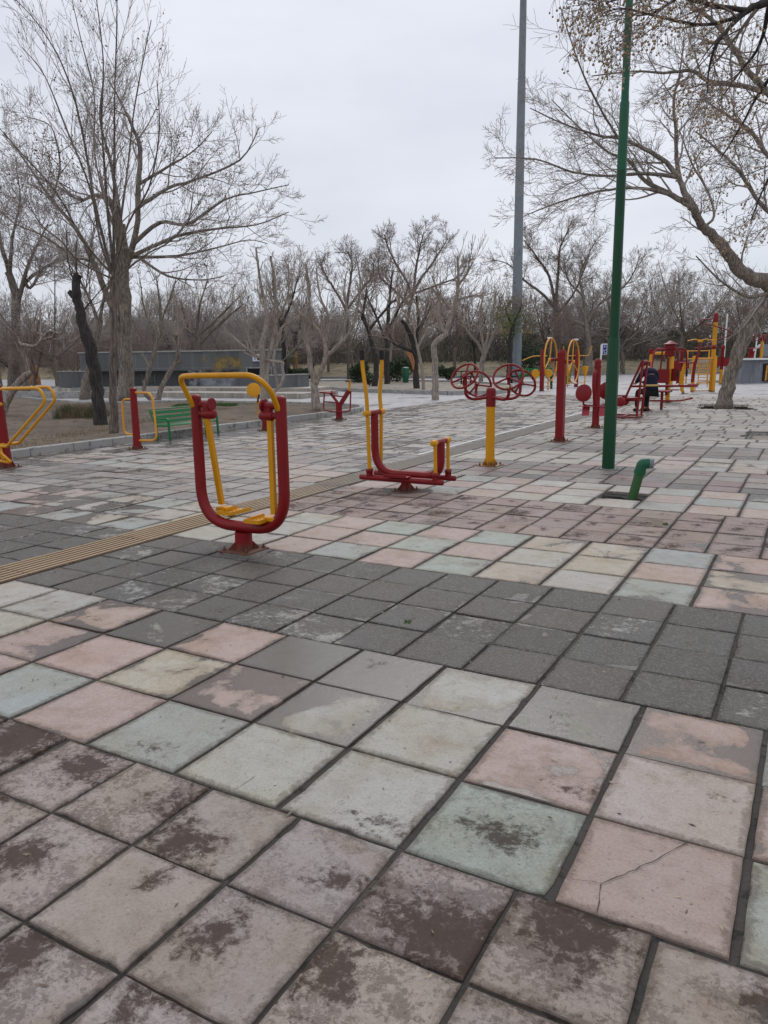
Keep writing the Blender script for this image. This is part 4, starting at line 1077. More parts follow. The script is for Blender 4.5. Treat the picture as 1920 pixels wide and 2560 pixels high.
def branch(T, p, d, L, r, depth, rn, S, sides=None):
    seg = S.get('seg', .28); n = max(2, min(6, int(L/seg)+1)) if depth else 3
    n = {2: 3, 3: 3, 4: 4, 5: 6, 6: 6}[n] if depth else 3
    pts = [p.copy()]; rad = [r]; wob = S['wob']*(1.0 if depth else 1.3); dirs = [d]
    for i in range(n):
        d = (d+rvec(rn)*wob+Vector((0, 0, S['up']))).normalized(); p = p+d*(L/n); pts.append(p.copy()); dirs.append(d)
        rad.append(max(S['rmin']*.8, r*(1-(i+1)/n*(.62 if depth else .75))))
    T.add(pts, rad, 3 if r < .02 else (5 if r < .06 else 8))
    if depth == 0:
        TIPS.append(p.copy()); return
    nc = rn.randint(*S['nc']) if depth > 1 else rn.randint(*S.get('nc1', (2, 4))); az = rn.uniform(0, 6.28)
    for j in range(nc):
        t = .22+.78*(j+rn.random())/nc; k = min(n-1, int(t*n)); q = pts[k].lerp(pts[k+1], t*n-k) if t < 1 else pts[-1]
        az += 2.4+rn.uniform(-.5, .5)
        cd_ = turn(dirs[k+1], R(rn.uniform(*S['ang'])), az)
        if cd_.z < S.get('zmin', -.4): cd_.z = S.get('zmin', -.4)+.2; cd_.normalize()
        branch(T, q, cd_, L*rn.uniform(*S['len'])*(1.15-.5*t), max(S['rmin'], rad[k]*rn.uniform(.42, .68)), depth-1, rn, S)
    if rn.random() < .8: branch(T, pts[-1], dirs[-1], L*.55, max(S['rmin'], rad[-1]), depth-1, rn, S)
def limb(Tt, Tc, pts, rad, depth, rn, S, nch=6, L=1.2, sides=8, t0=.2):
    """a traced main limb with grown side branches"""
    pts = [Vector(p) for p in pts]
    # refine by Catmull-Rom
    out, ro = [], []
    for i in range(len(pts)-1):
        p0, p1, p2, p3 = pts[max(0, i-1)], pts[i], pts[i+1], pts[min(len(pts)-1, i+2)]
        for k in range(4):
            t = k/4; out.append(.5*((2*p1)+(p2-p0)*t+(2*p0-5*p1+4*p2-p3)*t*t+(3*p1-p0-3*p2+p3)*t*t*t)+rvec(rn)*rad[i]*.10); ro.append(rad[i]+(rad[i+1]-rad[i])*t)
    out.append(pts[-1]); ro.append(rad[-1])
    ro = [q*rn.uniform(.93, 1.07) for q in ro]
    Tt.add(out, ro, sides)
    az = rn.uniform(0, 6)
    for j in range(nch):
        t = t0+(1-t0)*(j+rn.random())/nch; k = min(len(out)-2, int(t*(len(out)-1))); d = (out[k+1]-out[k]).normalized(); az += 2.4+rn.uniform(-.4, .4)
        cd_ = turn(d, R(rn.uniform(*S['ang'])), az)
        branch(Tc, out[k], cd_, L*rn.uniform(.6, 1.1)*(1.2-.6*t), max(S['rmin']*1.5, min(ro[k]*.6, .035)), depth, rn, S)
    return out
def px_limb(pts, d, jd=0, rn=None):
    """(px, py, width_px[, depth]) traced on the photo at its own distance -> points, radii"""
    P, W = [], []
    for i, q in enumerate(pts):
        dd = (q[3] if len(q) > 3 else d)+(rn.uniform(-jd, jd) if rn and 0 < i else 0)
        P.append(D(q[0], q[1], dd)); W.append(max(.006, q[2]/2*dd/F_PX))
    return P, W
def unproj(p):
    q = Vector(p)-CAM; X = q.x*_c+q.y*_s; Y = -q.x*_s+q.y*_c; f = Y*math.cos(PITCH)-q.z*math.sin(PITCH); u = Y*math.sin(PITCH)+q.z*math.cos(PITCH)
    a, b = F_PX*X/f, -F_PX*u/f; return 960+a*math.cos(ROLL)-b*math.sin(ROLL), 1280+a*math.sin(ROLL)+b*math.cos(ROLL)
def px_tree(Tt, Tc, LL, d, rn, S, jd, L, sides=6, t0=.2, jmax=None):
    """limbs traced one after another; each starts on the wood already built, then drifts towards or away from the viewer"""
    built = []
    for i, (pts, dp, nch) in enumerate(LL):
        d0, st = d, None
        if built:
            best = min(built, key=lambda q: (q[0]-pts[0][0])**2+(q[1]-pts[0][1])**2)
            if (best[0]-pts[0][0])**2+(best[1]-pts[0][1])**2 < 60**2: d0 = best[2]; st = best[3]
        sgn = rn.uniform(-jd, jd) if i else 0
        P, W = [], []
        for k, q in enumerate(pts):
            dd = d0+sgn*k/len(pts); P.append(D(q[0], q[1], dd)); W.append(max(.006, q[2]/2*dd/F_PX))
        if st is not None: P[0] = st
        out = limb(Tt, Tc, P, W, dp, rn, S, nch, L, sides if i or sides > 8 else 10, t0)
        for p in out: x, y = unproj(p); built.append((x, y, fwd(p), p))
SB = dict(wob=.10, up=.05, nc=(3, 4), ang=(24, 55), len=(.55, .85), rmin=.0042, seg=.25)
def tree(name, label, base, tm, cm, group=None, cat='tree'):
    return thing(name, base, label, cat, group), Tubes(), Tubes(), tm, cm
def finish(t, Tt, Tc, tm, cm, base, extra=None):
    Tt.build('trunk', tm, t, base); Tc.build('crown', cm, t, base)
def litter_on(tips, n, size, rn, name, mat, parent, org, spread=.12, stretch=2.0):
    tips = [rn.choice(tips) for _ in range(n)]
    P = np.array([tuple(q) for q in tips])+np.array([[rn.gauss(0, spread), rn.gauss(0, spread), rn.gauss(0, spread)-.05] for _ in range(n)])-np.array(org)
    r2 = np.random.RandomState(1); a = r2.normal(size=(n, 3)); a /= np.linalg.norm(a, axis=1, keepdims=True); b = np.cross(a, r2.normal(size=(n, 3))); b /= np.linalg.norm(b, axis=1, keepdims=True)
    s = size*r2.uniform(.5, 1.3, (n, 1)); a *= s; b *= s*stretch
    v_ = np.stack([P-a, P-b, P+a, P+b], 1).reshape(-1, 3); f_ = np.arange(4*n).reshape(n, 4)
    return tag(np_mesh(name, v_, f_, mat, parent, smooth=False), kind='stuff')

def slender_tree():
    rn = random.Random(11); d = 16.43; b = G(285, 1090); 
    t, Tt, Tc, tm, cm = tree('bare_tree', 'tall slender bare tree with many upright limbs behind the handle post', (b.x, b.y, .05), BK_MID, TW_GREY)
    TR = [(285, 1095, 24), (284, 1040, 21), (283, 950, 19), (286, 850, 18), (283, 760, 20), (286, 700, 22)]
    S = dict(SB, up=.10, wob=.09, nc=(3, 5), ang=(18, 45))
    LL = [[(286, 705, 11), (272, 560, 8), (262, 430, 7), (254, 300, 6), (258, 150, 4), (240, -10, 2.5)],
          [(288, 705, 11), (284, 560, 8), (286, 420, 7), (286, 250, 5), (291, 100, 4), (293, -40, 2.5)],
          [(288, 705, 10), (300, 560, 8), (318, 430, 6), (332, 300, 5), (352, 180, 4), (378, 50, 2.5)],
          [(284, 700, 11), (264, 620, 9), (236, 500, 8), (215, 380, 7), (190, 260, 6), (150, 150, 4), (95, 60, 3), (36, -5, 2)],
          [(282, 690, 9), (250, 600, 7), (225, 470, 6), (165, 320, 5), (112, 190, 3.5), (55, 118, 2)],
          [(284, 690, 8), (215, 610, 6), (140, 480, 5), (60, 390, 4), (-20, 300, 2)],
          [(290, 690, 8), (320, 560, 6), (372, 470, 5), (398, 330, 4), (392, 200, 2)],
          [(290, 700, 7), (360, 640, 5), (430, 600, 4), (480, 540, 3), (520, 470, 2)],
          [(282, 700, 7), (200, 655, 5), (150, 600, 4), (100, 560, 3), (70, 500, 2)],
          [(285, 700, 9), (292, 600, 7), (262, 500, 6), (236, 380, 5), (236, 240, 4), (205, 110, 3), (180, 0, 2)]]
    TIPS.clear()
    px_tree(Tt, Tc, [(TR, 1, 0)]+[([(q[0], q[1], q[2]*.78) for q in L], 2, 13) for L in LL], d, rn, dict(S, nc=(2, 4), rmin=.0036), 1.8, 1.15)
    finish(t, Tt, Tc, tm, cm, t.location)
    litter_on(list(TIPS), 700, .013, rn, 'seed_pods', SEED, t, t.location, .1)
slender_tree()
def big_left_tree():
    rn = random.Random(5); d = 30; b = G(316, 1003); b.z = .05; d = fwd(b)
    t, Tt, Tc, tm, cm = tree('bare_tree', 'thick old bare tree spreading right in front of the grey stone block', b, BK_GREY, TW_GREY)
    TR = [(316, 1010, 50), (316, 960, 38), (313, 860, 33), (309, 740, 30), (305, 640, 29), (300, 560, 24)]
    S = dict(SB, up=.04, wob=.13, nc=(3, 5), rmin=.009, len=(.5, .8))
    LL = [[(300, 570, 26), (275, 505, 18), (240, 488, 12), (200, 500, 8), (150, 470, 5), (90, 440, 3)],
          [(318, 700, 22), (340, 580, 18), (346, 460, 15), (350, 370, 13), (328, 310, 9), (300, 250, 5), (270, 200, 3)],
          [(335, 620, 14), (400, 556, 11), (470, 560, 9), (560, 500, 6), (640, 480, 4), (722, 462, 2.5)],
          [(345, 520, 13), (420, 470, 10), (480, 452, 8), (600, 400, 5), (648, 318, 3)],
          [(335, 640, 13), (440, 592, 10), (540, 572, 7), (640, 562, 4), (722, 530, 2.5)],
          [(335, 660, 12), (440, 640, 8), (540, 620, 5), (620, 600, 3), (670, 610, 2)],
          [(302, 850, 19), (272, 750, 18), (232, 650, 16), (190, 572, 12), (130, 500, 9), (75, 420, 6), (10, 330, 3)],
          [(232, 650, 14), (180, 640, 9), (110, 590, 6), (40, 560, 4), (-30, 500, 3)],
          [(300, 560, 16), (290, 470, 12), (270, 380, 8), (250, 300, 5), (255, 220, 3)],
          [(346, 470, 12), (415, 420, 7), (480, 380, 4), (530, 330, 2.5)],
          [(140, 500, 8), (150, 420, 6), (140, 350, 5), (120, 310, 3), (60, 290, 2)],
          [(340, 650, 10), (420, 690, 7), (500, 700, 4), (560, 690, 3)]]
    TIPS.clear()
    px_tree(Tt, Tc, [(TR, 1, 0)]+[([(q[0], q[1], q[2]*.8) for q in L], 3, 9) for L in LL], d, rn, dict(S, rmin=.007, nc=(2, 4)), 2.8, 1.7)
    finish(t, Tt, Tc, tm, cm, t.location)
    core = [p for p in TIPS if 330 < unproj(p)[1] < 700 and 60 < unproj(p)[0] < 520] or TIPS
    litter_on(core, 2600, .022, rn, 'seed_pods', SEED, t, t.location, .2)
big_left_tree()
def leaning_tree():
    rn = random.Random(21); b = V(.24, 22.7, -.05); d = fwd(b)
    t, Tt, Tc, tm, cm = tree('bare_tree', 'leaning bare tree in a slab pit at right, its long limb reaching left', b, BK_GREY, TW_GREY)
    TR = [(1808, 1024, 46), (1813, 995, 34), (1826, 940, 31), (1846, 880, 33), (1874, 812, 37), (1912, 768, 42), (1955, 738, 46), (1990, 650, 40)]
    S = dict(SB, up=.02, wob=.13, nc=(2, 4), rmin=.0055, zmin=-.55)
    LL = [([(1955, 738, 40), (1920, 707, 37), (1865, 688, 32), (1838, 662, 30), (1808, 618, 26), (1782, 590, 22), (1758, 568, 20), (1744, 545, 18), (1732, 515, 18)], 3, 3),
          ([(1732, 520, 18), (1712, 480, 15), (1698, 440, 12), (1690, 380, 9), (1690, 320, 8), (1684, 250, 6), (1700, 180, 4), (1710, 90, 2.5)], 3, 12),
          ([(1730, 520, 16), (1705, 502, 14), (1660, 478, 12), (1610, 450, 9), (1570, 400, 7), (1520, 380, 5), (1450, 320, 3.5), (1380, 250, 2)], 3, 12),
          ([(1705, 450, 12), (1665, 405, 11), (1610, 372, 9), (1545, 345, 7), (1500, 340, 6), (1410, 310, 4), (1325, 270, 2)], 3, 13),
          ([(1680, 490, 9), (1600, 470, 7), (1500, 478, 5), (1400, 505, 4), (1310, 540, 2)], 3, 12),
          ([(1690, 445, 10), (1600, 434, 8), (1520, 440, 6), (1430, 430, 5), (1340, 398, 3.5), (1232, 395, 2)], 3, 13),
          ([(1545, 345, 6), (1500, 270, 5), (1460, 190, 4), (1430, 110, 3), (1400, 15, 2)], 2, 9),
          ([(1760, 570, 7), (1785, 540, 6), (1770, 480, 5), (1730, 410, 4), (1700, 330, 2.5)], 2, 7),
          ([(1990, 660, 36), (2040, 500, 28), (2010, 340, 20), (1920, 234, 15), (1870, 178, 13), (1838, 128, 12), (1806, 78, 11), (1774, 45, 9), (1735, 15, 6), (1690, -40, 4)], 3, 16),
          ([(1925, 236, 12), (1850, 214, 11), (1776, 204, 10), (1730, 178, 8), (1660, 182, 6), (1588, 178, 4), (1480, 190, 2.5)], 3, 13),
          ([(1990, 660, 20), (1960, 560, 14), (1900, 510, 10), (1850, 430, 7), (1800, 380, 5), (1740, 330, 3)], 3, 11),
          ([(2020, 450, 16), (1930, 400, 11), (1880, 330, 8), (1820, 290, 5), (1760, 250, 3)], 3, 11),
          ([(1930, 730, 12), (1870, 742, 8), (1800, 700, 5), (1740, 640, 3)], 2, 6),
          ([(2030, 480, 20), (2080, 250, 14), (2000, 50, 9), (1900, -60, 5)], 3, 8)]
    px_tree(Tt, Tc, [(TR, 1, 0)]+LL, d, rn, S, 2.4, 1.25, 9)
    finish(t, Tt, Tc, tm, cm, t.location)
leaning_tree()
def berry_tree():
    rn = random.Random(31); b = CAM+Vector((4.9*_c-6.2*_s, 4.9*_s+6.2*_c, 0)); b.z = 0
    t, Tt, Tc, tm, cm = tree('berry_tree', 'near tree overhanging the top right corner with hanging clusters of dry tan berries', b, BK_DARK, TW_DARK)
    top = b+V(-.15, .1, 2.6)
    limb(Tt, Tc, [b, b+V(.03, .05, 1.3), top], [.17, .13, .11], 1, rn, SB, 0, sides=12)
    S = dict(SB, up=.0, wob=.12, nc=(3, 4), nc1=(1, 3), rmin=.0022, zmin=-.6, len=(.5, .8)); TIPS.clear()
    def q(*a): return [D(x, y, z) for x, y, z in a]
    LL = [([top]+q((2350, -250, 6.0), (2120, -90, 5.8), (1925, 2, 5.6), (1868, 26, 5.6), (1822, 72, 5.5), (1790, 112, 5.4), (1772, 175, 5.4), (1768, 235, 5.3)), [.10, .05, .035, .026, .022, .013, .011, .007, .004], 9),
          (q((1868, 26, 5.6), (1780, 12, 5.4), (1690, -8, 5.2), (1600, -14, 5.1), (1515, 8, 5.0)), [.018, .014, .010, .007, .003], 9),
          (q((1851, 41, 5.6), (1760, 62, 5.5), (1660, 45, 5.3), (1560, 22, 5.2), (1495, 36, 5.1)), [.014, .010, .008, .005, .003], 10),
          (q((2120, -90, 5.8), (1990, 120, 5.9), (1910, 215, 6.0), (1850, 320, 6.1), (1800, 400, 6.1)), [.03, .02, .013, .008, .004], 6),
          (q((2120, -90, 5.8), (2040, 200, 6.3), (1960, 370, 6.4), (1905, 480, 6.4), (1875, 560, 6.4)), [.03, .018, .012, .007, .004], 10),
          (q((1925, 2, 5.6), (1900, 110, 5.9), (1850, 180, 6.0), (1800, 250, 6.1)), [.018, .012, .008, .004], 8),
          (q((1700, -10, 5.2), (1640, 30, 5.2), (1590, 40, 5.2)), [.01, .007, .003], 5)]
    for P, W, n in LL: limb(Tt, Tc, P, W, 2, rn, S, n, .42, 6, .25)
    finish(t, Tt, Tc, tm, cm, t.location)
    # berries on thin stalks below the twig tips
    m = MB(); st = Tubes(); tips = [p for p in TIPS]; rn.shuffle(tips); cnt = 0
    for p in tips[:430]:
        for k in range(rn.randint(2, 5)):
            e = p+V(rn.gauss(0, .035), rn.gauss(0, .035), -rn.uniform(.03, .10)); st.add([p, p.lerp(e, .5)+rvec(rn)*.004, e], [.0016, .0012, .001], 3)
            m.sphere(e-t.location-V(0, 0, .006), rn.uniform(.0065, .0095), 6); cnt += 1
    m.build('berries', BERRY, t, kind='stuff'); tag(st.build('berry_stalks', TW_BROWN, t, t.location), kind='stuff')
berry_tree()
def dark_trunk():
    rn = random.Random(41); b = G(252, 1066); b.z = .03; d = fwd(b)
    t, Tt, Tc, tm, cm = tree('broken_tree', 'leaning near-black trunk snapped off at the top, left of the slender tree', b, BK_DARK, TW_DARK)
    P, W = px_limb([(254, 1072, 40), (250, 1030, 32), (240, 960, 30), (230, 890, 30), (214, 830, 28), (200, 780, 22), (192, 740, 22), (190, 700, 20), (196, 688, 18)], d); limb(Tt, Tc, P, W, 1, rn, SB, 0, sides=14)
    P, W = px_limb([(190, 748, 14), (178, 735, 13), (174, 730, 12)], d); limb(Tt, Tc, P, W, 1, rn, SB, 0, sides=10)
    S = dict(SB, up=.15, rmin=.005)
    for L in ([(205, 780, 5), (235, 745, 3), (262, 715, 2), (300, 680, 1.5)], [(195, 700, 5), (190, 640, 3), (196, 560, 2)], [(190, 720, 4), (170, 650, 3), (165, 560, 1.5)], [(215, 720, 3), (225, 640, 2), (240, 560, 1.5)]):
        P, W = px_limb(L, d); limb(Tt, Tc, P, W, 1, rn, S, 6, .7, 5, .1)
    finish(t, Tt, Tc, tm, cm, t.location)
dark_trunk()
def traced(name, label, base_px, paths, tm, cm, depth=1, nch=5, L=.9, S=None, seed=1, ws=1.0, group=None, bz=.05, d=None, sides=10, jd=.5):
    rn = random.Random(seed); b = G(*base_px) if d is None else D(base_px[0], base_px[1], d); b.z = bz; dd = fwd(b) if d is None else d
    t, Tt, Tc, tm, cm = tree(name, label, b, tm, cm, group)
    S = S or dict(SB, up=.12, rmin=.008, nc=(2, 4))
    px_tree(Tt, Tc, [([(q[0], q[1], q[2]*ws) for q in Lp], depth, nch if i else 0) for i, Lp in enumerate(paths)], dd, rn, S, jd, L, sides, .35)
    finish(t, Tt, Tc, tm, cm, t.location); return t
POL = dict(SB, up=.17, wob=.10, nc=(1, 3), nc1=(1, 2), ang=(18, 48), rmin=.009, len=(.5, .85))
traced('pruned_tree', 'pale twin-stemmed pruned tree in front of the stone block sign', (662, 1003),
    [[(660, 1006, 22), (660, 960, 17), (657, 900, 16), (655, 850, 15)], [(655, 860, 13), (668, 800, 11), (662, 760, 9), (650, 700, 7), (640, 620, 4)], [(668, 1000, 14), (668, 920, 12), (680, 860, 11), (690, 800, 9), (686, 700, 7), (676, 640, 5)],
     [(700, 1000, 9), (704, 960, 8), (706, 915, 8), (704, 906, 8), (660, 900, 7), (640, 890, 7), (600, 858, 6), (572, 832, 4)], [(690, 960, 7), (684, 900, 7), (690, 870, 6), (704, 820, 6), (735, 800, 5), (770, 760, 4)], [(640, 895, 5), (622, 850, 4), (612, 800, 3), (600, 740, 2)], [(690, 800, 7), (720, 740, 5), (720, 660, 3)]], BK_PALE, TW_PALE, 2, 6, .8, POL, 3)
traced('pruned_tree', 'pale pruned tree forking low beside the red rider, in the corner of the bed', (792, 1030),
    [[(792, 1034, 26), (789, 1000, 22), (786, 965, 20), (788, 950, 17)], [(786, 960, 15), (776, 920, 13), (774, 890, 12), (766, 850, 10), (762, 800, 8), (740, 770, 6), (720, 730, 4)], [(790, 965, 15), (806, 920, 13), (815, 890, 13), (812, 860, 11), (800, 830, 8), (780, 800, 6), (768, 700, 5), (764, 660, 3)],
     [(815, 890, 11), (850, 860, 9), (880, 820, 8), (895, 760, 6), (900, 700, 4), (890, 640, 3)], [(812, 860, 9), (822, 800, 7), (800, 740, 5), (790, 670, 3)], [(762, 810, 7), (775, 740, 5), (770, 690, 4), (762, 655, 3)], [(850, 860, 6), (868, 790, 5), (860, 730, 4), (866, 680, 2)]], BK_PALE, TW_PALE, 2, 5, .65, POL, 5)
traced('pruned_tree', 'pale pruned tree with a crooked elbow standing in the paving beyond the levers', (1088, 999),
    [[(1088, 1003, 20), (1088, 950, 15), (1087, 900, 15), (1085, 870, 14), (1090, 855, 14), (1110, 840, 14), (1118, 832, 14)], [(1118, 835, 13), (1106, 822, 10), (1096, 790, 8), (1098, 750, 6), (1080, 720, 4)], [(1116, 836, 12), (1124, 800, 11), (1140, 750, 9), (1146, 700, 7), (1144, 640, 4)], [(1142, 750, 7), (1180, 740, 5), (1205, 740, 4)], [(1130, 780, 7), (1100, 740, 5), (1080, 690, 3)], [(1146, 710, 6), (1170, 680, 4), (1172, 650, 3)]], BK_PALE, TW_PALE, 2, 6, .9, POL, 6)
traced('pruned_tree', 'pale pruned tree fanning wide behind the red wheels', (1200, 955),
    [[(1202, 958, 12), (1205, 910, 12), (1212, 885, 13)], [(1210, 890, 9), (1195, 860, 7), (1170, 830, 6), (1150, 790, 4), (1140, 750, 3)], [(1212, 885, 9), (1205, 840, 7), (1200, 790, 6), (1208, 740, 4)], [(1215, 885, 9), (1232, 840, 8), (1255, 800, 7), (1275, 760, 5), (1285, 740, 3)], [(1213, 880, 8), (1222, 830, 6), (1232, 780, 5), (1240, 730, 3)], [(1225, 850, 6), (1250, 790, 5), (1248, 740, 4)]], BK_PALE, TW_PALE, 2, 7, 1.0, POL, 7)
traced('pruned_tree', 'thin pale tree in the far bed left of the crooked one', (1059, 977),
    [[(1059, 980, 9), (1056, 930, 8), (1048, 890, 7), (1042, 860, 6)], [(1042, 868, 5), (1036, 830, 4), (1034, 780, 3)], [(1044, 875, 5), (1060, 840, 5), (1085, 815, 4), (1100, 800, 3)]], BK_PALE, TW_PALE, 2, 6, .9, POL, 8)
traced('broken_tree', 'dark trunk with its limb torn off showing raw orange wood, in the far bed', (1041, 974),
    [[(1040, 978, 18), (1040, 930, 14), (1038, 890, 14), (1030, 850, 12), (1015, 815, 10), (1004, 800, 8)], [(1040, 900, 12), (1042, 850, 9), (1046, 800, 7), (1040, 740, 5)], [(1010, 880, 9), (985, 858, 8), (972, 835, 6)], [(1038, 860, 8), (1060, 800, 6), (1080, 760, 4)]], BK_DARK, TW_BROWN, 2, 8, 1.3, dict(SB, up=.05, rmin=.010), 9)
tt = bpy.data.objects[[o.name for o in bpy.data.objects if o.get('label', '').startswith('dark trunk with its limb torn')][0]]
_d = fwd(tt.location); MB().tube([D(x, y, _d-.25)-tt.location for x, y in ((1014, 878), (1026, 888), (1032, 905), (1034, 925))], [.03, .12, .10, .03], 8, flat=.5).build('torn_wood', WOOD_O, tt)
for i, (px, py, lab, w0, lean, top) in enumerate((
        (937, 969, 'dark bushy-footed trunk left of the levers grips in the far bed', 15, -30, 760), (967, 963, 'straight dark trunk just right of the black lever grips', 14, 4, 720), (978, 956, 'thin leaning pale trunk between the two dark ones and the bush', 6, 14, 760))):
    traced('bare_tree', lab, (px, py), [[(px, py+3, w0+4), (px-lean*.1, py-60, w0), (px+lean*.3, py-120, w0*.85), (px+lean, py-180, w0*.7), (px+lean, top+40, w0*.5)], [(px+lean*.3, py-110, w0*.6), (px-30, py-180, w0*.45), (px-50, top+20, w0*.25)], [(px+lean*.5, py-140, w0*.6), (px+40, py-210, w0*.4), (px+55, top-10, w0*.25)], [(px+lean, py-180, w0*.6), (px+lean+10, top-40, w0*.3)]],
           BK_DARK if i < 2 else BK_PALE, TW_BROWN, 2, 9, 1.6, dict(SB, up=.06, rmin=.010), 50+i, .85)
traced('bare_tree', 'tall fine-branched bare tree rising above the levers against the sky', (1010, 950),
    [[(1012, 953, 15), (1016, 880, 12), (1020, 800, 10), (1030, 740, 9)], [(1030, 745, 8), (1015, 700, 9), (990, 660, 7), (970, 620, 5), (960, 585, 3)], [(1030, 740, 12), (1050, 700, 9), (1080, 660, 7), (1105, 620, 4), (1120, 595, 2)], [(1035, 730, 10), (1040, 670, 8), (1050, 620, 5), (1060, 580, 3)], [(1020, 760, 9), (980, 720, 7), (950, 690, 5), (945, 650, 3)], [(1035, 735, 9), (1100, 710, 6), (1150, 690, 4), (1165, 660, 2)]], BK_MID, TW_BROWN, 3, 13, 1.35, dict(SB, up=.06, wob=.14, rmin=.009), 61, .72, sides=10, jd=2.0)
traced('bare_tree', 'round-crowned bare tree left of the tallest one above the levers', (870, 948),
    [[(872, 953, 13), (870, 880, 10), (868, 810, 9), (866, 770, 8)], [(866, 775, 10), (840, 730, 8), (815, 690, 6), (800, 650, 3)], [(866, 770, 10), (875, 710, 8), (880, 660, 5), (870, 630, 3)], [(868, 780, 9), (900, 730, 7), (930, 690, 5), (935, 650, 3)]], BK_MID, TW_BROWN, 3, 14, 1.35, dict(SB, up=.05, wob=.14, rmin=.009), 62, .72, jd=2.0)
traced('bare_tree', 'wide bare tree behind the grey mast, its dark limbs showing', (1395, 937),
    [[(1398, 940, 26), (1392, 860, 22), (1392, 800, 18), (1388, 760, 15)], [(1390, 770, 13), (1350, 730, 9), (1310, 700, 7), (1270, 660, 4), (1230, 650, 2)], [(1388, 760, 12), (1372, 690, 9), (1340, 640, 6), (1310, 600, 3)], [(1390, 765, 12), (1395, 690, 9), (1400, 620, 6), (1420, 580, 3)], [(1392, 790, 10), (1430, 740, 7), (1450, 700, 5), (1470, 650, 3)]], BK_MID, TW_BROWN, 3, 14, 1.6, dict(SB, up=.05, wob=.15, rmin=.009), 63, .72, jd=2.0)
traced('bare_tree', 'bare tree with a flared split trunk left of the blue sign', (1468, 938),
    [[(1470, 940, 40), (1472, 890, 24), (1470, 850, 18), (1465, 810, 16)], [(1467, 820, 13), (1440, 805, 10), (1425, 822, 7)], [(1465, 815, 12), (1458, 740, 10), (1450, 690, 7), (1470, 640, 4), (1490, 600, 2)], [(1466, 810, 11), (1500, 760, 9), (1545, 730, 7), (1580, 690, 5), (1600, 640, 3)], [(1455, 740, 9), (1420, 700, 6), (1410, 650, 3)]], BK_GREY, TW_BROWN, 3, 14, 1.6, dict(SB, up=.05, wob=.15, rmin=.009), 64, .72, jd=2.0)
# left wood
traced('bare_tree', 'grey straight trunk at the far left behind the crooked dead limbs', (32, 975),
    [[(32, 980, 34), (34, 900, 24), (38, 820, 22), (40, 740, 20), (20, 680, 16)], [(36, 770, 14), (60, 700, 10), (80, 640, 7), (120, 560, 4)], [(30, 700, 12), (0, 600, 9), (-20, 500, 5)], [(38, 740, 10), (80, 690, 8), (150, 650, 5), (210, 640, 3)], [(25, 690, 10), (30, 600, 7), (50, 500, 4), (40, 420, 2)], [(50, 700, 9), (75, 720, 7), (96, 690, 7), (104, 678, 6)]], BK_MID, TW_GREY, 3, 11, 1.9, dict(SB, up=.05, wob=.14, rmin=.01), 71, sides=12, jd=2)
traced('dead_tree', 'pale barkless dead limbs twisting over a grey log at far left', (18, 1010),
    [[(5, 1035, 22), (20, 995, 20), (45, 960, 18), (66, 938, 18), (76, 932, 16)], [(74, 935, 9), (66, 905, 7), (58, 880, 7), (56, 862, 7)], [(44, 861, 6), (60, 862, 9), (88, 866, 9), (104, 848, 9), (118, 832, 8), (130, 829, 7), (150, 833, 6), (163, 815, 4), (172, 780, 2)], [(106, 836, 6), (88, 830, 5), (84, 812, 4), (94, 770, 2)], [(104, 850, 8), (125, 845, 7), (134, 842, 5)]], DRYW, TW_PALE, 1, 2, .5, dict(SB, up=.15, rmin=.006), 72, d=22, sides=10, jd=.3)
traced('broken_tree', 'split reddish-brown trunk under the dead limbs', (95, 962),
    [[(96, 966, 18), (88, 930, 16), (78, 890, 16), (68, 868, 14), (60, 850, 8)], [(60, 970, 22), (56, 920, 18), (52, 870, 14)]], WOOD_O, TW_DARK, 1, 3, .5, None, 73, sides=10)
traced('broken_tree', 'grey trunk stub behind the yellow bent arms', (65, 992), [[(66, 996, 22), (64, 950, 19), (62, 900, 17), (60, 862, 12)], [(62, 900, 10), (80, 860, 8), (100, 800, 4)]], BK_GREY, TW_DARK, 2, 5, 1.0, None, 74, sides=12)
traced('bare_tree', 'second old trunk leaning behind the near-black one', (214, 998),
    [[(212, 1002, 30), (222, 940, 24), (236, 870, 20), (250, 800, 14)], [(245, 820, 10), (225, 750, 7), (200, 700, 5), (180, 640, 3)], [(248, 800, 9), (262, 740, 7), (290, 680, 4)]], BK_GREY, TW_GREY, 3, 9, 1.6, None, 75, sides=12)
traced('dead_tree', 'forked grey trunk with a bleached stub limb right of the thick old tree', (385, 1003),
    [[(392, 1008, 18), (400, 980, 13), (418, 940, 12), (436, 912, 11), (452, 902, 10)], [(440, 905, 10), (444, 880, 11), (442, 850, 10), (440, 838, 9)], [(352, 1010, 10), (360, 980, 10), (372, 930, 12), (384, 885, 12), (398, 840, 10), (402, 790, 7), (396, 730, 4), (390, 690, 3)], [(396, 850, 8), (375, 810, 6), (360, 770, 4), (350, 700, 2)], [(400, 800, 6), (420, 760, 4), (440, 700, 3)]], BK_GREY, TW_PALE, 2, 7, .9, POL, 76, sides=10)
traced('bare_tree', 'low crooked tree with pale arching branches above the stone block', (500, 950),
    [[(502, 955, 14), (500, 900, 12), (498, 860, 11), (490, 820, 9)], [(495, 840, 8), (530, 810, 6), (570, 770, 5), (600, 740, 3)], [(498, 850, 9), (470, 820, 6), (455, 770, 4)], [(500, 860, 7), (560, 800, 6), (610, 760, 3)], [(495, 830, 7), (500, 760, 5), (520, 700, 3)]], BK_MID, TW_PALE, 2, 8, 1.6, POL, 77, d=44, jd=1.5)
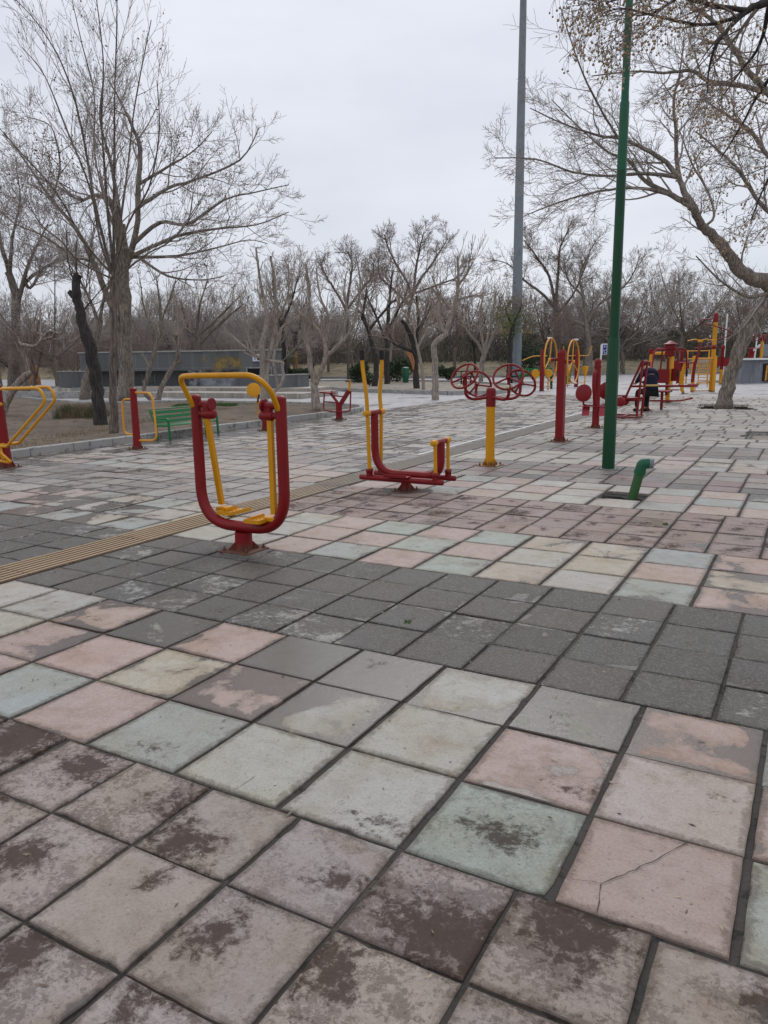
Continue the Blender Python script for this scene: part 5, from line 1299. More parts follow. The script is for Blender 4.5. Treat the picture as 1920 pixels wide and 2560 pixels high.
traced('bare_tree', 'dark trunk between the yellow-flowering shrub and the stone block corner', (716, 955), [[(716, 960, 12), (712, 900, 11), (708, 850, 10), (706, 800, 8)], [(708, 830, 7), (690, 770, 5), (680, 700, 3)], [(707, 810, 7), (730, 750, 5), (745, 690, 3)]], BK_DARK, TW_BROWN, 3, 9, 1.7, None, 78, d=44, jd=1.5)
traced('broken_tree', 'far trunk stripped to bright orange wood beside two round bushes', (742, 935), [[(742, 940, 9), (741, 905, 8), (740, 880, 7)]], WOOD_O, TW_BROWN, 1, 0, 1.0, None, 79, d=50)
traced('bare_tree', 'far trunk growing from behind the orange stripped one', (740, 880), [[(740, 884, 12), (738, 855, 11), (736, 830, 9)], [(738, 850, 8), (725, 820, 6), (700, 790, 3)], [(738, 850, 8), (750, 810, 6), (760, 760, 3)]], BK_DARK, TW_BROWN, 3, 8, 1.8, None, 80, d=51, bz=.3)

# background woods: a few grown prototypes, each copied with its parts
def proto(seed, H, mat, cmat, low=.3):
    rn = random.Random(seed); t = thing('bare_tree', (0, 0, 0), 'x', 'tree'); Tt, Tc = Tubes(), Tubes()
    S = dict(SB, up=.05, wob=.15, nc=(3, 4), nc1=(2, 3), rmin=.0105, ang=(28, 60), seg=.5, len=(.62, .92))
    z = H*low; top = V(rn.uniform(-.3, .3), rn.uniform(-.3, .3), z)
    limb(Tt, Tc, [V(0, 0, -.3), V(rn.uniform(-.1, .1), 0, z*.5), top], [H*.022, H*.018, H*.015], 1, rn, S, 0)
    for k in range(6):
        az = k*1.1+rn.uniform(-.3, .3); el = rn.uniform(.5, 1.3); d = V(math.cos(az)*math.cos(el), math.sin(az)*math.cos(el), math.sin(el))
        p = top-V(0, 0, z*.25*rn.random()); P = [p, p+d*H*.2+V(0, 0, .1), p+d*H*.36+V(0, 0, H*.06), p+d*H*.48+V(0, 0, H*.15)]
        limb(Tt, Tc, P, [H*.010, H*.007, H*.004, .018], 3, rn, S, 6, H*.19, 6, .2)
    Tt.build('trunk', mat, t, (0, 0, 0)); Tc.build('crown', cmat, t, (0, 0, 0)); return t
PR = [proto(100, 8.5, BK_MID, TW_BROWN), proto(101, 9.5, BK_GREY, TW_GREY, .25), proto(102, 7.5, BK_DARK, TW_BROWN, .3), proto(103, 9, BK_MID, TW_GREY, .2), proto(104, 6.5, BK_MID, TW_BROWN, .22)]
placed = {}
used = set(); rb = random.Random(77)
def put(px, d, sc_, label, group, z=None, k=None):
    k = rb.randrange(len(PR)) if k is None else k
    o = PR[k] if k not in used else copy_tree(PR[k]); used.add(k)
    p = D(px, 900, d); o.location = (p.x, p.y, lawn_z(d)-.05 if z is None else z); o.rotation_euler = (0, 0, rb.uniform(0, 6.28)); o.scale = (sc_, sc_, sc_*rb.uniform(.9, 1.1))
    o['group'] = group; placed.setdefault(group, []).append((px, d, sc_, o, label))
for i in range(17):
    put(-120+i*52+rb.uniform(-15, 15), rb.uniform(40, 66), rb.uniform(.62, .85), 'bare tree in the left wood by the grey block', 'trees in the left wood')
for i in range(20):
    put(640+i*42+rb.uniform(-14, 14), rb.uniform(58, 84), rb.uniform(.60, .85), 'bare brown tree beyond the dry lawn, middle row', 'trees beyond the lawn')
for i in range(19):
    put(1380+i*46+rb.uniform(-15, 15), rb.uniform(56, 84), rb.uniform(.8, 1.12), 'bare brown tree in the far right row', 'trees in the right wood')
for i in range(10):
    put(-150+i*70+rb.uniform(-15, 15), rb.uniform(26, 38) if i < 2 else rb.uniform(44, 60), rb.uniform(.45, .62), 'thin bare tree among the left trunks', 'small trees in the left wood', k=4)
for i in range(14):
    put(170+i*46+rb.uniform(-14, 14), rb.uniform(54, 78), rb.uniform(.72, .92), 'bare brown tree right behind the low grey block', 'trees behind the stone block')
ORD = ['leftmost', 'second from left', 'third from left', 'fourth from left', 'fifth from left', 'sixth from left', 'seventh from left', 'eighth from left', 'ninth from left', 'tenth from left', 'tenth from right', 'ninth from right', 'eighth from right', 'seventh from right', 'sixth from right', 'fifth from right', 'fourth from right', 'third from right', 'second from right', 'rightmost']
for g, L in placed.items():
    L.sort(key=lambda q: q[0]); n = len(L); sc_m = sorted(q[2] for q in L)[n//2]
    for i, (px, d, s_, o, lab) in enumerate(L):
        o['label'] = ('taller ' if s_ > sc_m else 'shorter ')+lab+', '+(ORD[i] if i < n-(n//2) else ORD[20-(n-i)])
# the wood beyond, one brown mass of stems and twigs
def far_woods():
    r = np.random.RandomState(4); n = 150000
    px = r.uniform(-500, 2500, n); d = r.uniform(76, 122, n)
    top = 6.2+1.3*np.sin(px*.011+1)+1.1*np.sin(px*.031)+1.0*np.sin(px*.083)+.6*np.sin(px*.21); h = r.beta(1.0, 1.9, n)*top*1.25+1.0
    # camera-frame to world
    X = (px-960)/F_PX*d
    P = np.stack([CAM.x+X*_c-d*_s, CAM.y+X*_s+d*_c, h], 1)
    L = r.uniform(.25, 1.0, n)*np.where(h < 2.5, 2.2, 1.0); a = np.stack([r.normal(0, .35, n), r.normal(0, .35, n), np.ones(n)], 1); a /= np.linalg.norm(a, axis=1, keepdims=True)
    flip = r.rand(n) < .45; a[flip] = r.normal(size=(flip.sum(), 3)); a[flip] /= np.linalg.norm(a[flip], axis=1, keepdims=True)
    wv = np.stack([np.full(n, _c), np.full(n, _s), np.zeros(n)], 1); b = wv*(r.uniform(.016, .055, n)*np.where(h < 4, 1, .55))[:, None]
    A = a*(L/2)[:, None]
    v_ = np.stack([P-A-b, P-A+b, P+A+b*.4, P+A-b*.4], 1).reshape(-1, 3)
    m, nt, bs = newmat('distant_twig_mass'); t = NT(nt); tc = t.n('ShaderNodeTexCoord').outputs['Object']
    c = t.ramp(t.noise(tc, .12, 4), [(.3, (.24, .195, .17)), (.45, (.18, .15, .125)), (.55, (.13, .13, .09)), (.7, (.28, .23, .20))])
    c = t.mixc(t.noise(tc, 3, 3), c, (.09, .075, .065)); t.l(c, bs.inputs['Base Color']); bs.inputs['Roughness'].default_value = .9
    o = np_mesh('distant_wood', v_, np.arange(4*n).reshape(n, 4), m, smooth=False)
    tag(o, 'brown mass of far bare woodland closing the park', 'woodland', kind='stuff')
far_woods()
def far_hedge():
    r = np.random.RandomState(9); n = 60000
    px = r.uniform(-500, 2500, n); d = r.uniform(92, 120, n)
    top = 2.9+1.0*np.sin(px*.013)+.9*np.sin(px*.037+2)+.5*np.sin(px*.11)
    h = r.uniform(0, 1, n)**.8*top+.8
    X = (px-960)/F_PX*d
    P = np.stack([CAM.x+X*_c-d*_s, CAM.y+X*_s+d*_c, h], 1)
    a = r.normal(size=(n, 3)); a /= np.linalg.norm(a, axis=1, keepdims=True); b = np.cross(a, r.normal(size=(n, 3))); b /= np.linalg.norm(b, axis=1, keepdims=True)
    s = r.uniform(.15, .4, (n, 1)); v_ = np.stack([P-a*s, P-b*s, P+a*s, P+b*s], 1).reshape(-1, 3)
    m, nt, bs = newmat('dark_evergreen_mass'); t = NT(nt); tc = t.n('ShaderNodeTexCoord').outputs['Object']
    c = t.ramp(t.noise(tc, .07, 3), [(.35, (.045, .048, .033)), (.5, (.085, .068, .056)), (.65, (.035, .05, .028))]); t.l(c, bs.inputs['Base Color']); bs.inputs['Roughness'].default_value = .9
    o = np_mesh('evergreen_thicket', v_, np.arange(4*n).reshape(n, 4), m, smooth=False)
    tag(o, 'dark evergreen thicket behind the far bare trees', 'thicket', kind='stuff')
far_hedge()
# bushes
def bush(name, label, p, r, mat, n=900, leaf=.05, sq=.9, group=None, stems=True):
    rr = np.random.RandomState(int(abs(p[0]*100+p[1])) % 9999); t = thing(name, p, label, 'bush', group)
    c = rr.normal(size=(9, 3))*np.array([r*.38, r*.38, r*.3])+np.array([0, 0, r*sq]); k = rr.randint(0, 9, n)
    q = rr.normal(size=(n, 3)); q /= np.linalg.norm(q, axis=1, keepdims=True); P = c[k]+q*(rr.uniform(.3, 1, (n, 1))**.4)*r*.58; P[:, 2] = np.maximum(P[:, 2], .03)
    a = rr.normal(size=(n, 3)); a /= np.linalg.norm(a, axis=1, keepdims=True); b = np.cross(a, q+.01); b /= np.linalg.norm(b, axis=1, keepdims=True)+1e-6
    s = leaf*rr.uniform(.6, 1.3, (n, 1)); v_ = np.stack([P-a*s, P-b*s*.6, P+a*s, P+b*s*.6], 1).reshape(-1, 3)
    np_mesh('foliage', v_, np.arange(4*n).reshape(n, 4), mat, t, smooth=False)
    if stems:
        T = Tubes()
        for i in range(10): T.add([V(0, 0, -.05), V(*c[i % 9])*.5, V(*c[i % 9])], [.02, .015, .01], 4)
        T.build('stems', BK_MID, t, (0, 0, 0))
    return t
for px, py, r_, lab in ((766, 946, .55, 'round clipped dark bush right of the orange trunk'), (728, 946, .5, 'round dark bush left of the orange trunk'), (895, 946, .75, 'dark rounded bush behind the left black grip'), (993, 946, .85, 'largest round dark bush beside the bright green bin'), (1120, 942, .5, 'small dark bush left of the red wheels'), (1335, 915, 1.3, 'broad dark shrub behind the yellow wheels')):
    p = D(px, py, 48); p.z = .1; bush('clipped_bush', lab, tuple(p), r_, LEAF, 2600, .06)
p = D(715, 880, 50); p.z = .9; bush('flowering_shrub', 'yellow-green shrub right of the stone block', tuple(p), .8, LEAF2, 500, .06)
p = G(925, 968); p.z = .05; bush('low_bush', 'low green bush at the foot of the dark trunks', tuple(p), .35, LEAF, 600, .04)
def weeds(name, label, poly, n, h, c1, c2, seed=1):
    r = np.random.RandomState(seed); (u0, v0), (u1, v1) = poly
    m, nt, bs = newmat(name+'_blades'); t = NT(nt); tc = t.n('ShaderNodeTexCoord').outputs['Object']
    t.l(t.mixc(t.step(t.noise(tc, 2.2, 4), .4, .6), c1, c2), bs.inputs['Base Color']); bs.inputs['Roughness'].default_value = .8
    a = r.uniform(0, 1, n); s = r.normal(0, .33, n).clip(-1, 1)*(1 if abs(u1-u0) > .1 else .06); cx = u0+(u1-u0)*a; cy = v0+(v1-v0)*a
    nx, ny = -(v1-v0), (u1-u0); L = math.hypot(nx, ny); W_ = .8
    P = np.stack([cx+nx/L*s*W_, cy+ny/L*s*W_, np.full(n, .05)], 1); q = r.uniform(0, 6.28, n); w_ = r.uniform(.003, .008, n); H = h*r.uniform(.3, 1, n)
    b = np.stack([np.cos(q)*w_, np.sin(q)*w_, 0*q], 1); tip = P+np.stack([r.normal(0, .3, n)*H, r.normal(0, .3, n)*H, H], 1)
    v_ = np.stack([P-b, P+b, tip+b*.3, tip-b*.3], 1).reshape(-1, 3); o = np_mesh(name, v_, np.arange(4*n).reshape(n, 4), m, smooth=False)
    tag(o, label, 'weeds', kind='stuff')
a, b_ = G(150, 1052), G(262, 1050)
weeds('dry_shrub_patch', 'patch of brown stalks and green weeds left of the near-black trunk', ((a.x, a.y), (b_.x, b_.y)), 3200, .42, (.06, .085, .03), (.20, .14, .09))
a, b_ = G(440, 1020), G(590, 1018)
weeds('grass_strip', 'bright green grass strip at the back of the bed', ((a.x, a.y), (b_.x, b_.y)), 6000, .10, (.045, .13, .015), (.07, .12, .03), 2)
weeds('pit_grass', 'grass growing in the slab pit under the leaning tree', ((-.45, 22.7), (.9, 22.7)), 600, .05, (.07, .10, .04), (.14, .11, .07), 3)
for i_, (jx, jy) in enumerate(((1662, 1325), (1018, 1578))):
    a = G(jx, jy); weeds('joint_weeds', 'tiny green weeds in a slab joint', ((a.x-.02, a.y), (a.x+.02, a.y+.01)), 40, .018, (.07, .14, .03), (.10, .15, .05), 20+i_)
a = G(60, 1060); b_ = G(330, 1070)
weeds('bed_litter', 'sparse dry grass tufts on the bare bed', ((-10, 6), (-14, 17)), 5000, .07, (.30, .25, .17), (.22, .18, .12), 5)
# leaning willow-like twigs with first leaves by the mast
traced('bare_tree', 'tree wrapped in first green leaves beside the mast', (1278, 945),
    [[(1274, 950, 14), (1275, 900, 13), (1277, 850, 13), (1283, 810, 12)], [(1283, 820, 8), (1270, 790, 5), (1262, 760, 3)], [(1283, 815, 8), (1295, 785, 5), (1305, 760, 3)]], BK_DARK, TW_BROWN, 2, 9, 1.2, dict(SB, up=-.1, rmin=.012), 90, d=45.5, jd=1)
p = D(1283, 800, 45.5); t_ = [o for o in bpy.data.objects if o.get('label', '').startswith('tree wrapped')][0]
rr_ = random.Random(4); litter_on([p+V(rr_.gauss(0, .55), rr_.gauss(0, .5), rr_.gauss(0, .6)) for _ in range(300)], 1500, .03, rr_, 'new_leaves', LEAF2, t_, t_.location, .15)

# ------------------------------------------------------------------ stone block building
def uvbox(m, c, d, M=None): m.box(c, d, M)
def add_uv(o):
    me = o.data; ul = me.uv_layers.new(name='UVMap')
    for p in me.polygons:
        n = p.normal; ax = V(0, 0, 1) if abs(n.z) < .9 else V(0, 1, 0); s = ax.cross(n).normalized() if abs(n.z) < .9 else V(1, 0, 0)
        for li in p.loop_indices:
            co = me.vertices[me.loops[li].vertex_index].co; ul.data[li].uv = (co.dot(s), co.z if abs(n.z) < .9 else co.y)
def building():
    A = D(205, 960, 39.0); B = D(706, 960, 37.0); A.z = B.z = 0
    d = (B-A); L = d.length; ang = math.atan2(d.y, d.x)
    t = thing('stone_block', (A.x, A.y, 0), 'low flat grey stone-clad building with a restroom sign and yellow paint smears', 'building', rz=ang)
    # local x along the front, y away from the viewer
    def H(px, py):
        r, f = ray(px, py); X = CAM+r*(( (A-CAM).dot(V(-math.sin(ang), math.cos(ang), 0)))/r.dot(V(-math.sin(ang), math.cos(ang), 0))); q = X-A
        return q.x*math.cos(ang)+q.y*math.sin(ang), X.z
    top = H(450, 880)[1]; mid = H(400, 927)[1]; xr = H(497, 925)[0]; bot = .25
    x705 = H(705, 950)[0]
    def prism(x0, x1, y0, z0, z1):
        return MB().plate([(x0, y0), (x1, y0), (x1-3.2, 5.5), (x0+.5, 5.5)], z1-z0, Matrix.Translation((0, 0, (z0+z1)/2)))
    o = prism(0, x705, 0, mid, top).build('upper_wall', STONE, t, smooth=False); add_uv(o)
    o = prism(xr, x705, .002, 0, mid).build('wall', STONE, t, smooth=False); add_uv(o)
    o = prism(.4, xr-.01, .9, 0, mid).build('recessed_wall', STONE, t, smooth=False); add_uv(o)
    prism(-.06, x705+.06, -.06, top, top+.07).build('roof_coping', CONC, t)
    for (pa, pb, ya, yb) in ((619, 652, 921, 937), (668, 677, 921, 936)):
        xa, za = H(pa, ya); xb, zb = H(pb, yb)
        MB().box(((xa+xb)/2, -.012, (za+zb)/2), (xb-xa+.12, .03, za-zb+.12)).build('window_frame', CONC, t)
        MB().box(((xa+xb)/2, -.022, (za+zb)/2), (xb-xa, .03, za-zb)).build('window_opening', DARK, t)
    for pa, pb in ((334, 368), (262, 282)):
        xa, za = H(pa, 938); xb, zb = H(pb, 957)
        w_ = MB().box(((xa+xb)/2, .89, (za+zb)/2), (xb-xa, .03, za-zb)).build('louvre_window', DARK, t)
        m = MB()
        for k in range(6): m.box(((xa+xb)/2, 0.85, zb+(za-zb)*(k+.5)/6), (xb-xa, .03, .03))
        for x in (xa, xb): m.box((x, .85, (za+zb)/2), (.05, .04, za-zb+.05))
        m.build('louvre_slats', CONC, w_)
    # sign
    xa, za = H(631, 883); xb, zb = H(654, 905)
    s = MB().box(((xa+xb)/2, -.02, (za+zb)/2), (xb-xa, .04, za-zb)).build('restroom_sign', BLU, t)
    cx, cz, h = (xa+xb)/2, (za+zb)/2, (za-zb)
    MB().box((cx-.02, -.045, cz), (xb-xa-.07, .012, h-.07)).build('sign_panel', WHT, s)
    m = MB(); m.box((cx-.09, -.056, cz-.03), (.035, .01, h*.42)).box((cx-.09, -.056, cz+.05), (.12, .01, .03)).lathe([(.03, 0), (.03, .01)], (cx-.09, -.06, cz+.115), 10, (0, 1, 0)); m.build('man_symbol', BLU, s)
    m = MB(); m.lathe([(.045, 0), (.045, .01)], (cx+.08, -.06, cz+.06), 12, (0, 1, 0)).box((cx+.06, -.056, cz-.05), (.10, .01, .08), Matrix.Rotation(.5, 3, 'Y')).box((cx+.09, -.056, cz-.11), (.13, .01, .03)); m.build('woman_symbol', BLK, s)
    # yellow paint smear and pale wash: thin ragged coats on the wall
    ym, nt, bs = newmat('smeared_yellow_paint'); q = NT(nt); tc = q.n('ShaderNodeTexCoord').outputs['Object']
    for nm, col, (pa, pb, ya, yb), th in (('paint_smear', (.36, .26, .08), (500, 606, 889, 931), .50), ('pale_wash', (.33, .35, .39), (470, 600, 925, 972), .46)):
        mt, nt, bs = newmat(nm+'_coat'); q = NT(nt); tc = q.n('ShaderNodeTexCoord').outputs['Object']
        uvn = q.n('ShaderNodeTexCoord').outputs['Generated']; sxyz = q.n('ShaderNodeSeparateXYZ'); q.l(uvn, sxyz.inputs[0])
        e = q.math('MULTIPLY', q.math('MULTIPLY', sxyz.outputs[0], q.math('SUBTRACT', 1, sxyz.outputs[0])), q.math('MULTIPLY', sxyz.outputs[2], q.math('SUBTRACT', 1, sxyz.outputs[2])))
        k = q.math('MULTIPLY', q.step(q.math('ADD', q.noise(tc, 1.7, 6, .65), q.math('MULTIPLY', e, 1.6)), th, th+.22), .75)
        bs.inputs['Base Color'].default_value = (*col, 1); bs.inputs['Roughness'].default_value = .6
        tr = q.n('ShaderNodeBsdfTransparent'); mx = q.n('ShaderNodeMixShader'); q.l(k, mx.inputs[0]); q.l(tr.outputs[0], mx.inputs[1]); q.l(bs.outputs[0], mx.inputs[2]); q.l(mx.outputs[0], nt.nodes['Material Output'].inputs[0])
        xa, za = H(pa, ya); xb, zb = H(pb, yb)
        MB().box(((xa+xb)/2, -.004, (za+zb)/2), (xb-xa, .004, za-zb)).build(nm, mt, t)
    # plinth
    o = MB().box((x705/2, -.1, .16), (x705+1.0, .9, .32)).build('plinth', STONE_L, t, smooth=False); add_uv(o)
    # low walls either side
    p = D(150, 960, 37.5); p.z = 0
    w1 = thing('low_stone_wall', (p.x, p.y, 0), 'low dark stone wall left of the stone block', 'wall', rz=ang); x1 = 1.6
    o = MB().box((.85, .2, .72), (1.9, .3, .75)).build('wall', STONE, w1, smooth=False); add_uv(o); MB().box((.85, .2, 1.11), (2.0, .36, .035)).build('coping', CONC, w1); MB().box((.85, .1, .17), (2.2, .6, .34)).build('plinth', STONE_L, w1); 
    p = D(700, 980, 33.5); q_ = D(806, 975, 35.5); p.z = q_.z = 0; dd = q_-p; LL = dd.length
    w2 = thing('low_stone_wall', (p.x, p.y, 0), 'low dark stone wall on a pale marble plinth, right of the stone block', 'wall', rz=math.atan2(dd.y, dd.x))
    zt = D(760, 937, 34.5).z; zb = D(760, 967, 34.5).z
    o = MB().box((LL/2-.9, .2, (zt+zb)/2), (LL+.2, .3, zt-zb)).build('wall', STONE, w2, smooth=False); add_uv(o)
    MB().box((LL/2-.9, .2, zt+.02), (LL+.3, .36, .04)).build('coping', CONC, w2)
    o = MB().box((LL/2-.7, .05, zb/2), (LL+1.2, 1.0, zb)).build('plinth', STONE_L, w2, smooth=False); add_uv(o)
    # steps in front
    a, b = G(330, 992), G(700, 996); sA = V(a.x, a.y, 0); dd = V(b.x, b.y, 0)-sA
    o = MB().box((dd.length/2-1.5, 1.6, .10), (dd.length+5, 3.2, .20)).box((dd.length/2-1, 2.6, .17), (dd.length+3, 2.0, .34)).build('stone_steps', STONE_L, smooth=False)
    o.location = sA; o.rotation_euler = (0, 0, math.atan2(dd.y, dd.x)); add_uv(o); tag(o, 'wide pale stone steps in front of the stone block', 'steps')
building()
# round pool kerb at left
def basin():
    c = G(215, 990); m = MB(); a, b = 5.2, 4.6
    for (r0, r1, h, z0) in ((a-.25, a, .28, 0), (1.7, 1.9, .34, 0)):
        n = 56; i0 = len(m.v)
        for k in range(n):
            q = 2*math.pi*k/n
            for r_, z in ((r1, -.1), (r1, h), (r0, h), (r0, -.1)): m.v.append(V(math.cos(q)*r_, math.sin(q)*r_*.8, z))
        for k in range(n):
            for j in range(4): m.f.append((i0+k*4+j, i0+((k+1) % n)*4+j, i0+((k+1) % n)*4+(j+1) % 4, i0+k*4+(j+1) % 4)); m.mi.append(0)
    m.fix = True; o = m.build('fountain_basin', CONC, smooth=False); o.location = (c.x-1.5, c.y+2.0, 0); tag(o, 'round low concrete basin rings left of the stone block', 'fountain')
basin()
# blue grey wall with notice panel at the right edge
def right_wall():
    # the wall faces the viewer, about 41 m out
    p0 = D(1832, 958, 41); p1 = D(2100, 958, 41); p0.z = p1.z = 0; d = p1-p0; L = d.length
    t = thing('play_terrace_wall', (p0.x, p0.y, 0), 'blue-grey stone terrace wall with a white rail top and framed notice, right edge', 'wall', rz=math.atan2(d.y, d.x))
    zt = D(1900, 900, 41).z
    o = MB().box((L/2, .3, zt/2), (L, .5, zt)).build('wall', STONE_B, t, smooth=False); add_uv(o)
    MB().box((L/2, .25, zt+.05), (L+.3, .75, .09)).build('top_rail', WHT, t)
    x0 = (1907-1832)/F_PX*41; zb, zz = D(1910, 953, 41).z, D(1910, 909, 41).z
    f = MB().box((x0+1.2, .02, (zb+zz)/2), (2.5, .06, zz-zb)).build('notice_frame', BLK, t); MB().tube([(x0+.1, -.02, zb+.03), (x0+.13, -.02, zz-.08)], [.05, .04], 8).sphere((x0+.12, -.02, (zb+zz)/2), .06, 10).build('ornament_strip', ORG, f); MB().box((x0+1.27, -.02, (zb+zz)/2), (2.1, .04, (zz-zb)-.14)).build('notice_sheet', WHT, f)
    for k in range(2): MB().box((.45+k*.95 if k else .35, .046, zt/2), (.03, .01, zt-.02)).build('joint_strip', CONC, t)
    m = MB(); m.box((L/2, 3, zt-.05), (L, 5, .1)); o = m.build('terrace_floor', CONC, t)
    # things on the terrace
    def on(px, dd=43.5): q = D(px, 900, dd); return (q.x, q.y, zt)
    t = thing('yellow_post_spinner', on(1902), 'yellow post with red wheels on top of the terrace', 'exercise machine')
    MB().lathe([(.08, 0), (.08, 1.0)], n=10).build('post', YEL, t); MB().lathe([(.085, 1.0), (.085, 1.3), (.03, 1.36)], n=10).build('post_head', RED, t)
    for s in (-1, 1): m = MB(); wheel(m, (s*.32, 0, 1.2), (s*.3, -.6, .7), .27, .018, 3); m.build('wheel', RED, t)
    t = thing('seat_post', on(1877), 'dark red pedestal with a wide handlebar on the terrace', 'exercise machine')
    MB().lathe([(.16, 0), (.13, .25), (.17, .42), (.19, .46)], n=12).build('pedestal', RED, t); MB().lathe([(.09, .46), (.09, .62)], n=10).build('neck', RED, t)
    MB().tube(fillet([(-.36, 0, .86), (-.42, 0, .62), (.42, 0, .62), (.48, 0, .86)], .04, 4), .02, 8).build('handlebar', REDP, t)
    t = thing('white_pole', on(1886, 44.5), 'short white slanted pole on the terrace', 'pole'); MB().tube([(0, 0, 0), (.05, 0, 1.25)], .04, 8).build('shaft', WHT, t)
    t = thing('slide', on(1912, 46), 'pale slide set on the terrace at the right edge', 'slide'); MB().tube([(-.9, 0, .35), (-.3, 0, .85)], .04, 6).tube([(-.9, .5, .35), (-.3, .5, .85)], .04, 6).build('rail', WHT, t)
    M = Matrix.Rotation(R(-38), 3, 'Y'); MB().box((-.5, .25, .6), (.95, .5, .04), M).build('chute', WHT, t); MB().box((.3, .25, .5), (.9, .5, .7)).build('platform', GALV, t)
    p = D(1838, 905, 42); t = thing('yellow_board', (p.x, p.y, zt), 'small yellow end board on the terrace rail beside the leaning tree', 'board'); MB().box((.0, 0, .16), (.28, .05, .42), Matrix.Rotation(.3, 3, 'Y')).build('panel', YEL, t)
    q = G(1806, 940); t = thing('white_flag_pole', (q.x, q.y, 0), 'thin white pole behind the red double seat machine', 'pole'); MB().tube([(0, 0, 0), (.03, 0, 4.2)], [.06, .05], 8).build('shaft', WHT, t)
right_wall()
def signpost():
    p = G(1500, 950); d = fwd(p); t = thing('blue_sign', (p.x, p.y, 0), 'white-framed blue notice board on a white post', 'sign', rz=YAW)
    b = D(1507, 876, d)-p; s = d/F_PX
    MB().box((0, 0, D(1500, 862, d).z/2), (3.6*s, .08, D(1500, 862, d).z)).build('post', WHT, t, smooth=False)
    zc = (D(1507, 859, d).z+D(1507, 887, d).z)/2; hh = D(1507, 859, d).z-D(1507, 887, d).z; ww = 14*s
    MB().box((7*s, 0, zc), (ww, .06, hh)).build('frame', WHT, t, smooth=False)
    MB().box((8*s, -.04, zc-.02), (ww*.62, .02, hh*.84)).build('blue_panel', BLU, t, smooth=False)
    m = MB()
    for x, z, a, b_, r_ in ((.01, .20, .07, .05, .4), (-.02, .14, .12, .05, .2), (.02, -.05, .05, .07, .3), (-.05, -.10, .06, .10, -.6), (-.03, -.2, .05, .06, .5), (.03, -.24, .09, .05, -.7), (-.02, -.33, .05, .05, .1)): m.box((8*s+x, -.054, zc+z), (a*.8, .006, b_*.8), Matrix.Rotation(r_, 3, 'Y'))
    m.build('white_lettering', WHT, t, smooth=False)
signpost()
def pavilion():
    p = D(1275, 880, 86); t = thing('play_pavilion', (p.x, p.y, 1.0), 'distant play pavilion with a yellow roof and blue post', 'pavilion', rz=YAW)
    m = MB(); i = len(m.v); m.v += [V(-2.2, -2, 2.9), V(2.2, -2, 2.9), V(2.2, 2, 2.9), V(-2.2, 2, 2.9), V(0, 0, 4.0)]
    for f in ((0, 1, 4), (1, 2, 4), (2, 3, 4), (3, 0, 4), (3, 2, 1, 0)): m.f.append(tuple(i+k for k in f)); m.mi.append(0)
    m.build('roof', YEL, t, smooth=False)
    for x in (-1.5, 1.5):
        for y in (-1.5, 1.5): MB().box((x, y, 1.35), (.3, .3, 3.1)).build('post', BLU, t, smooth=False)
    MB().box((0, -2.02, 2.75), (4.2, .05, .22)).build('fascia', GRN, t, smooth=False)
pavilion()
# picnic table silhouettes in the far bed
def picnic():
    for px, lab in ((1165, 'small dark metal picnic table left of the red wheels, on the far path'), (1290, 'second dark metal table behind the red wheels')):
        p = G(px, 962); t = thing('picnic_table', (p.x, p.y, 0), lab, 'table')
        MB().box((0, 0, .75), (1.0, .7, .05)).build('table_top', BLK, t, smooth=False); m = MB()
        for x in (-.3, .3): MB().tube([(x, 0, 0), (x, 0, .73)], .03, 8).build('leg', BLK, t)
        for y in (-.65, .65): MB().box((0, y, .45), (1.0, .25, .04)).box((0, y, .22), (.06, .06, .44)).build('seat', BLK, t, smooth=False)
picnic()

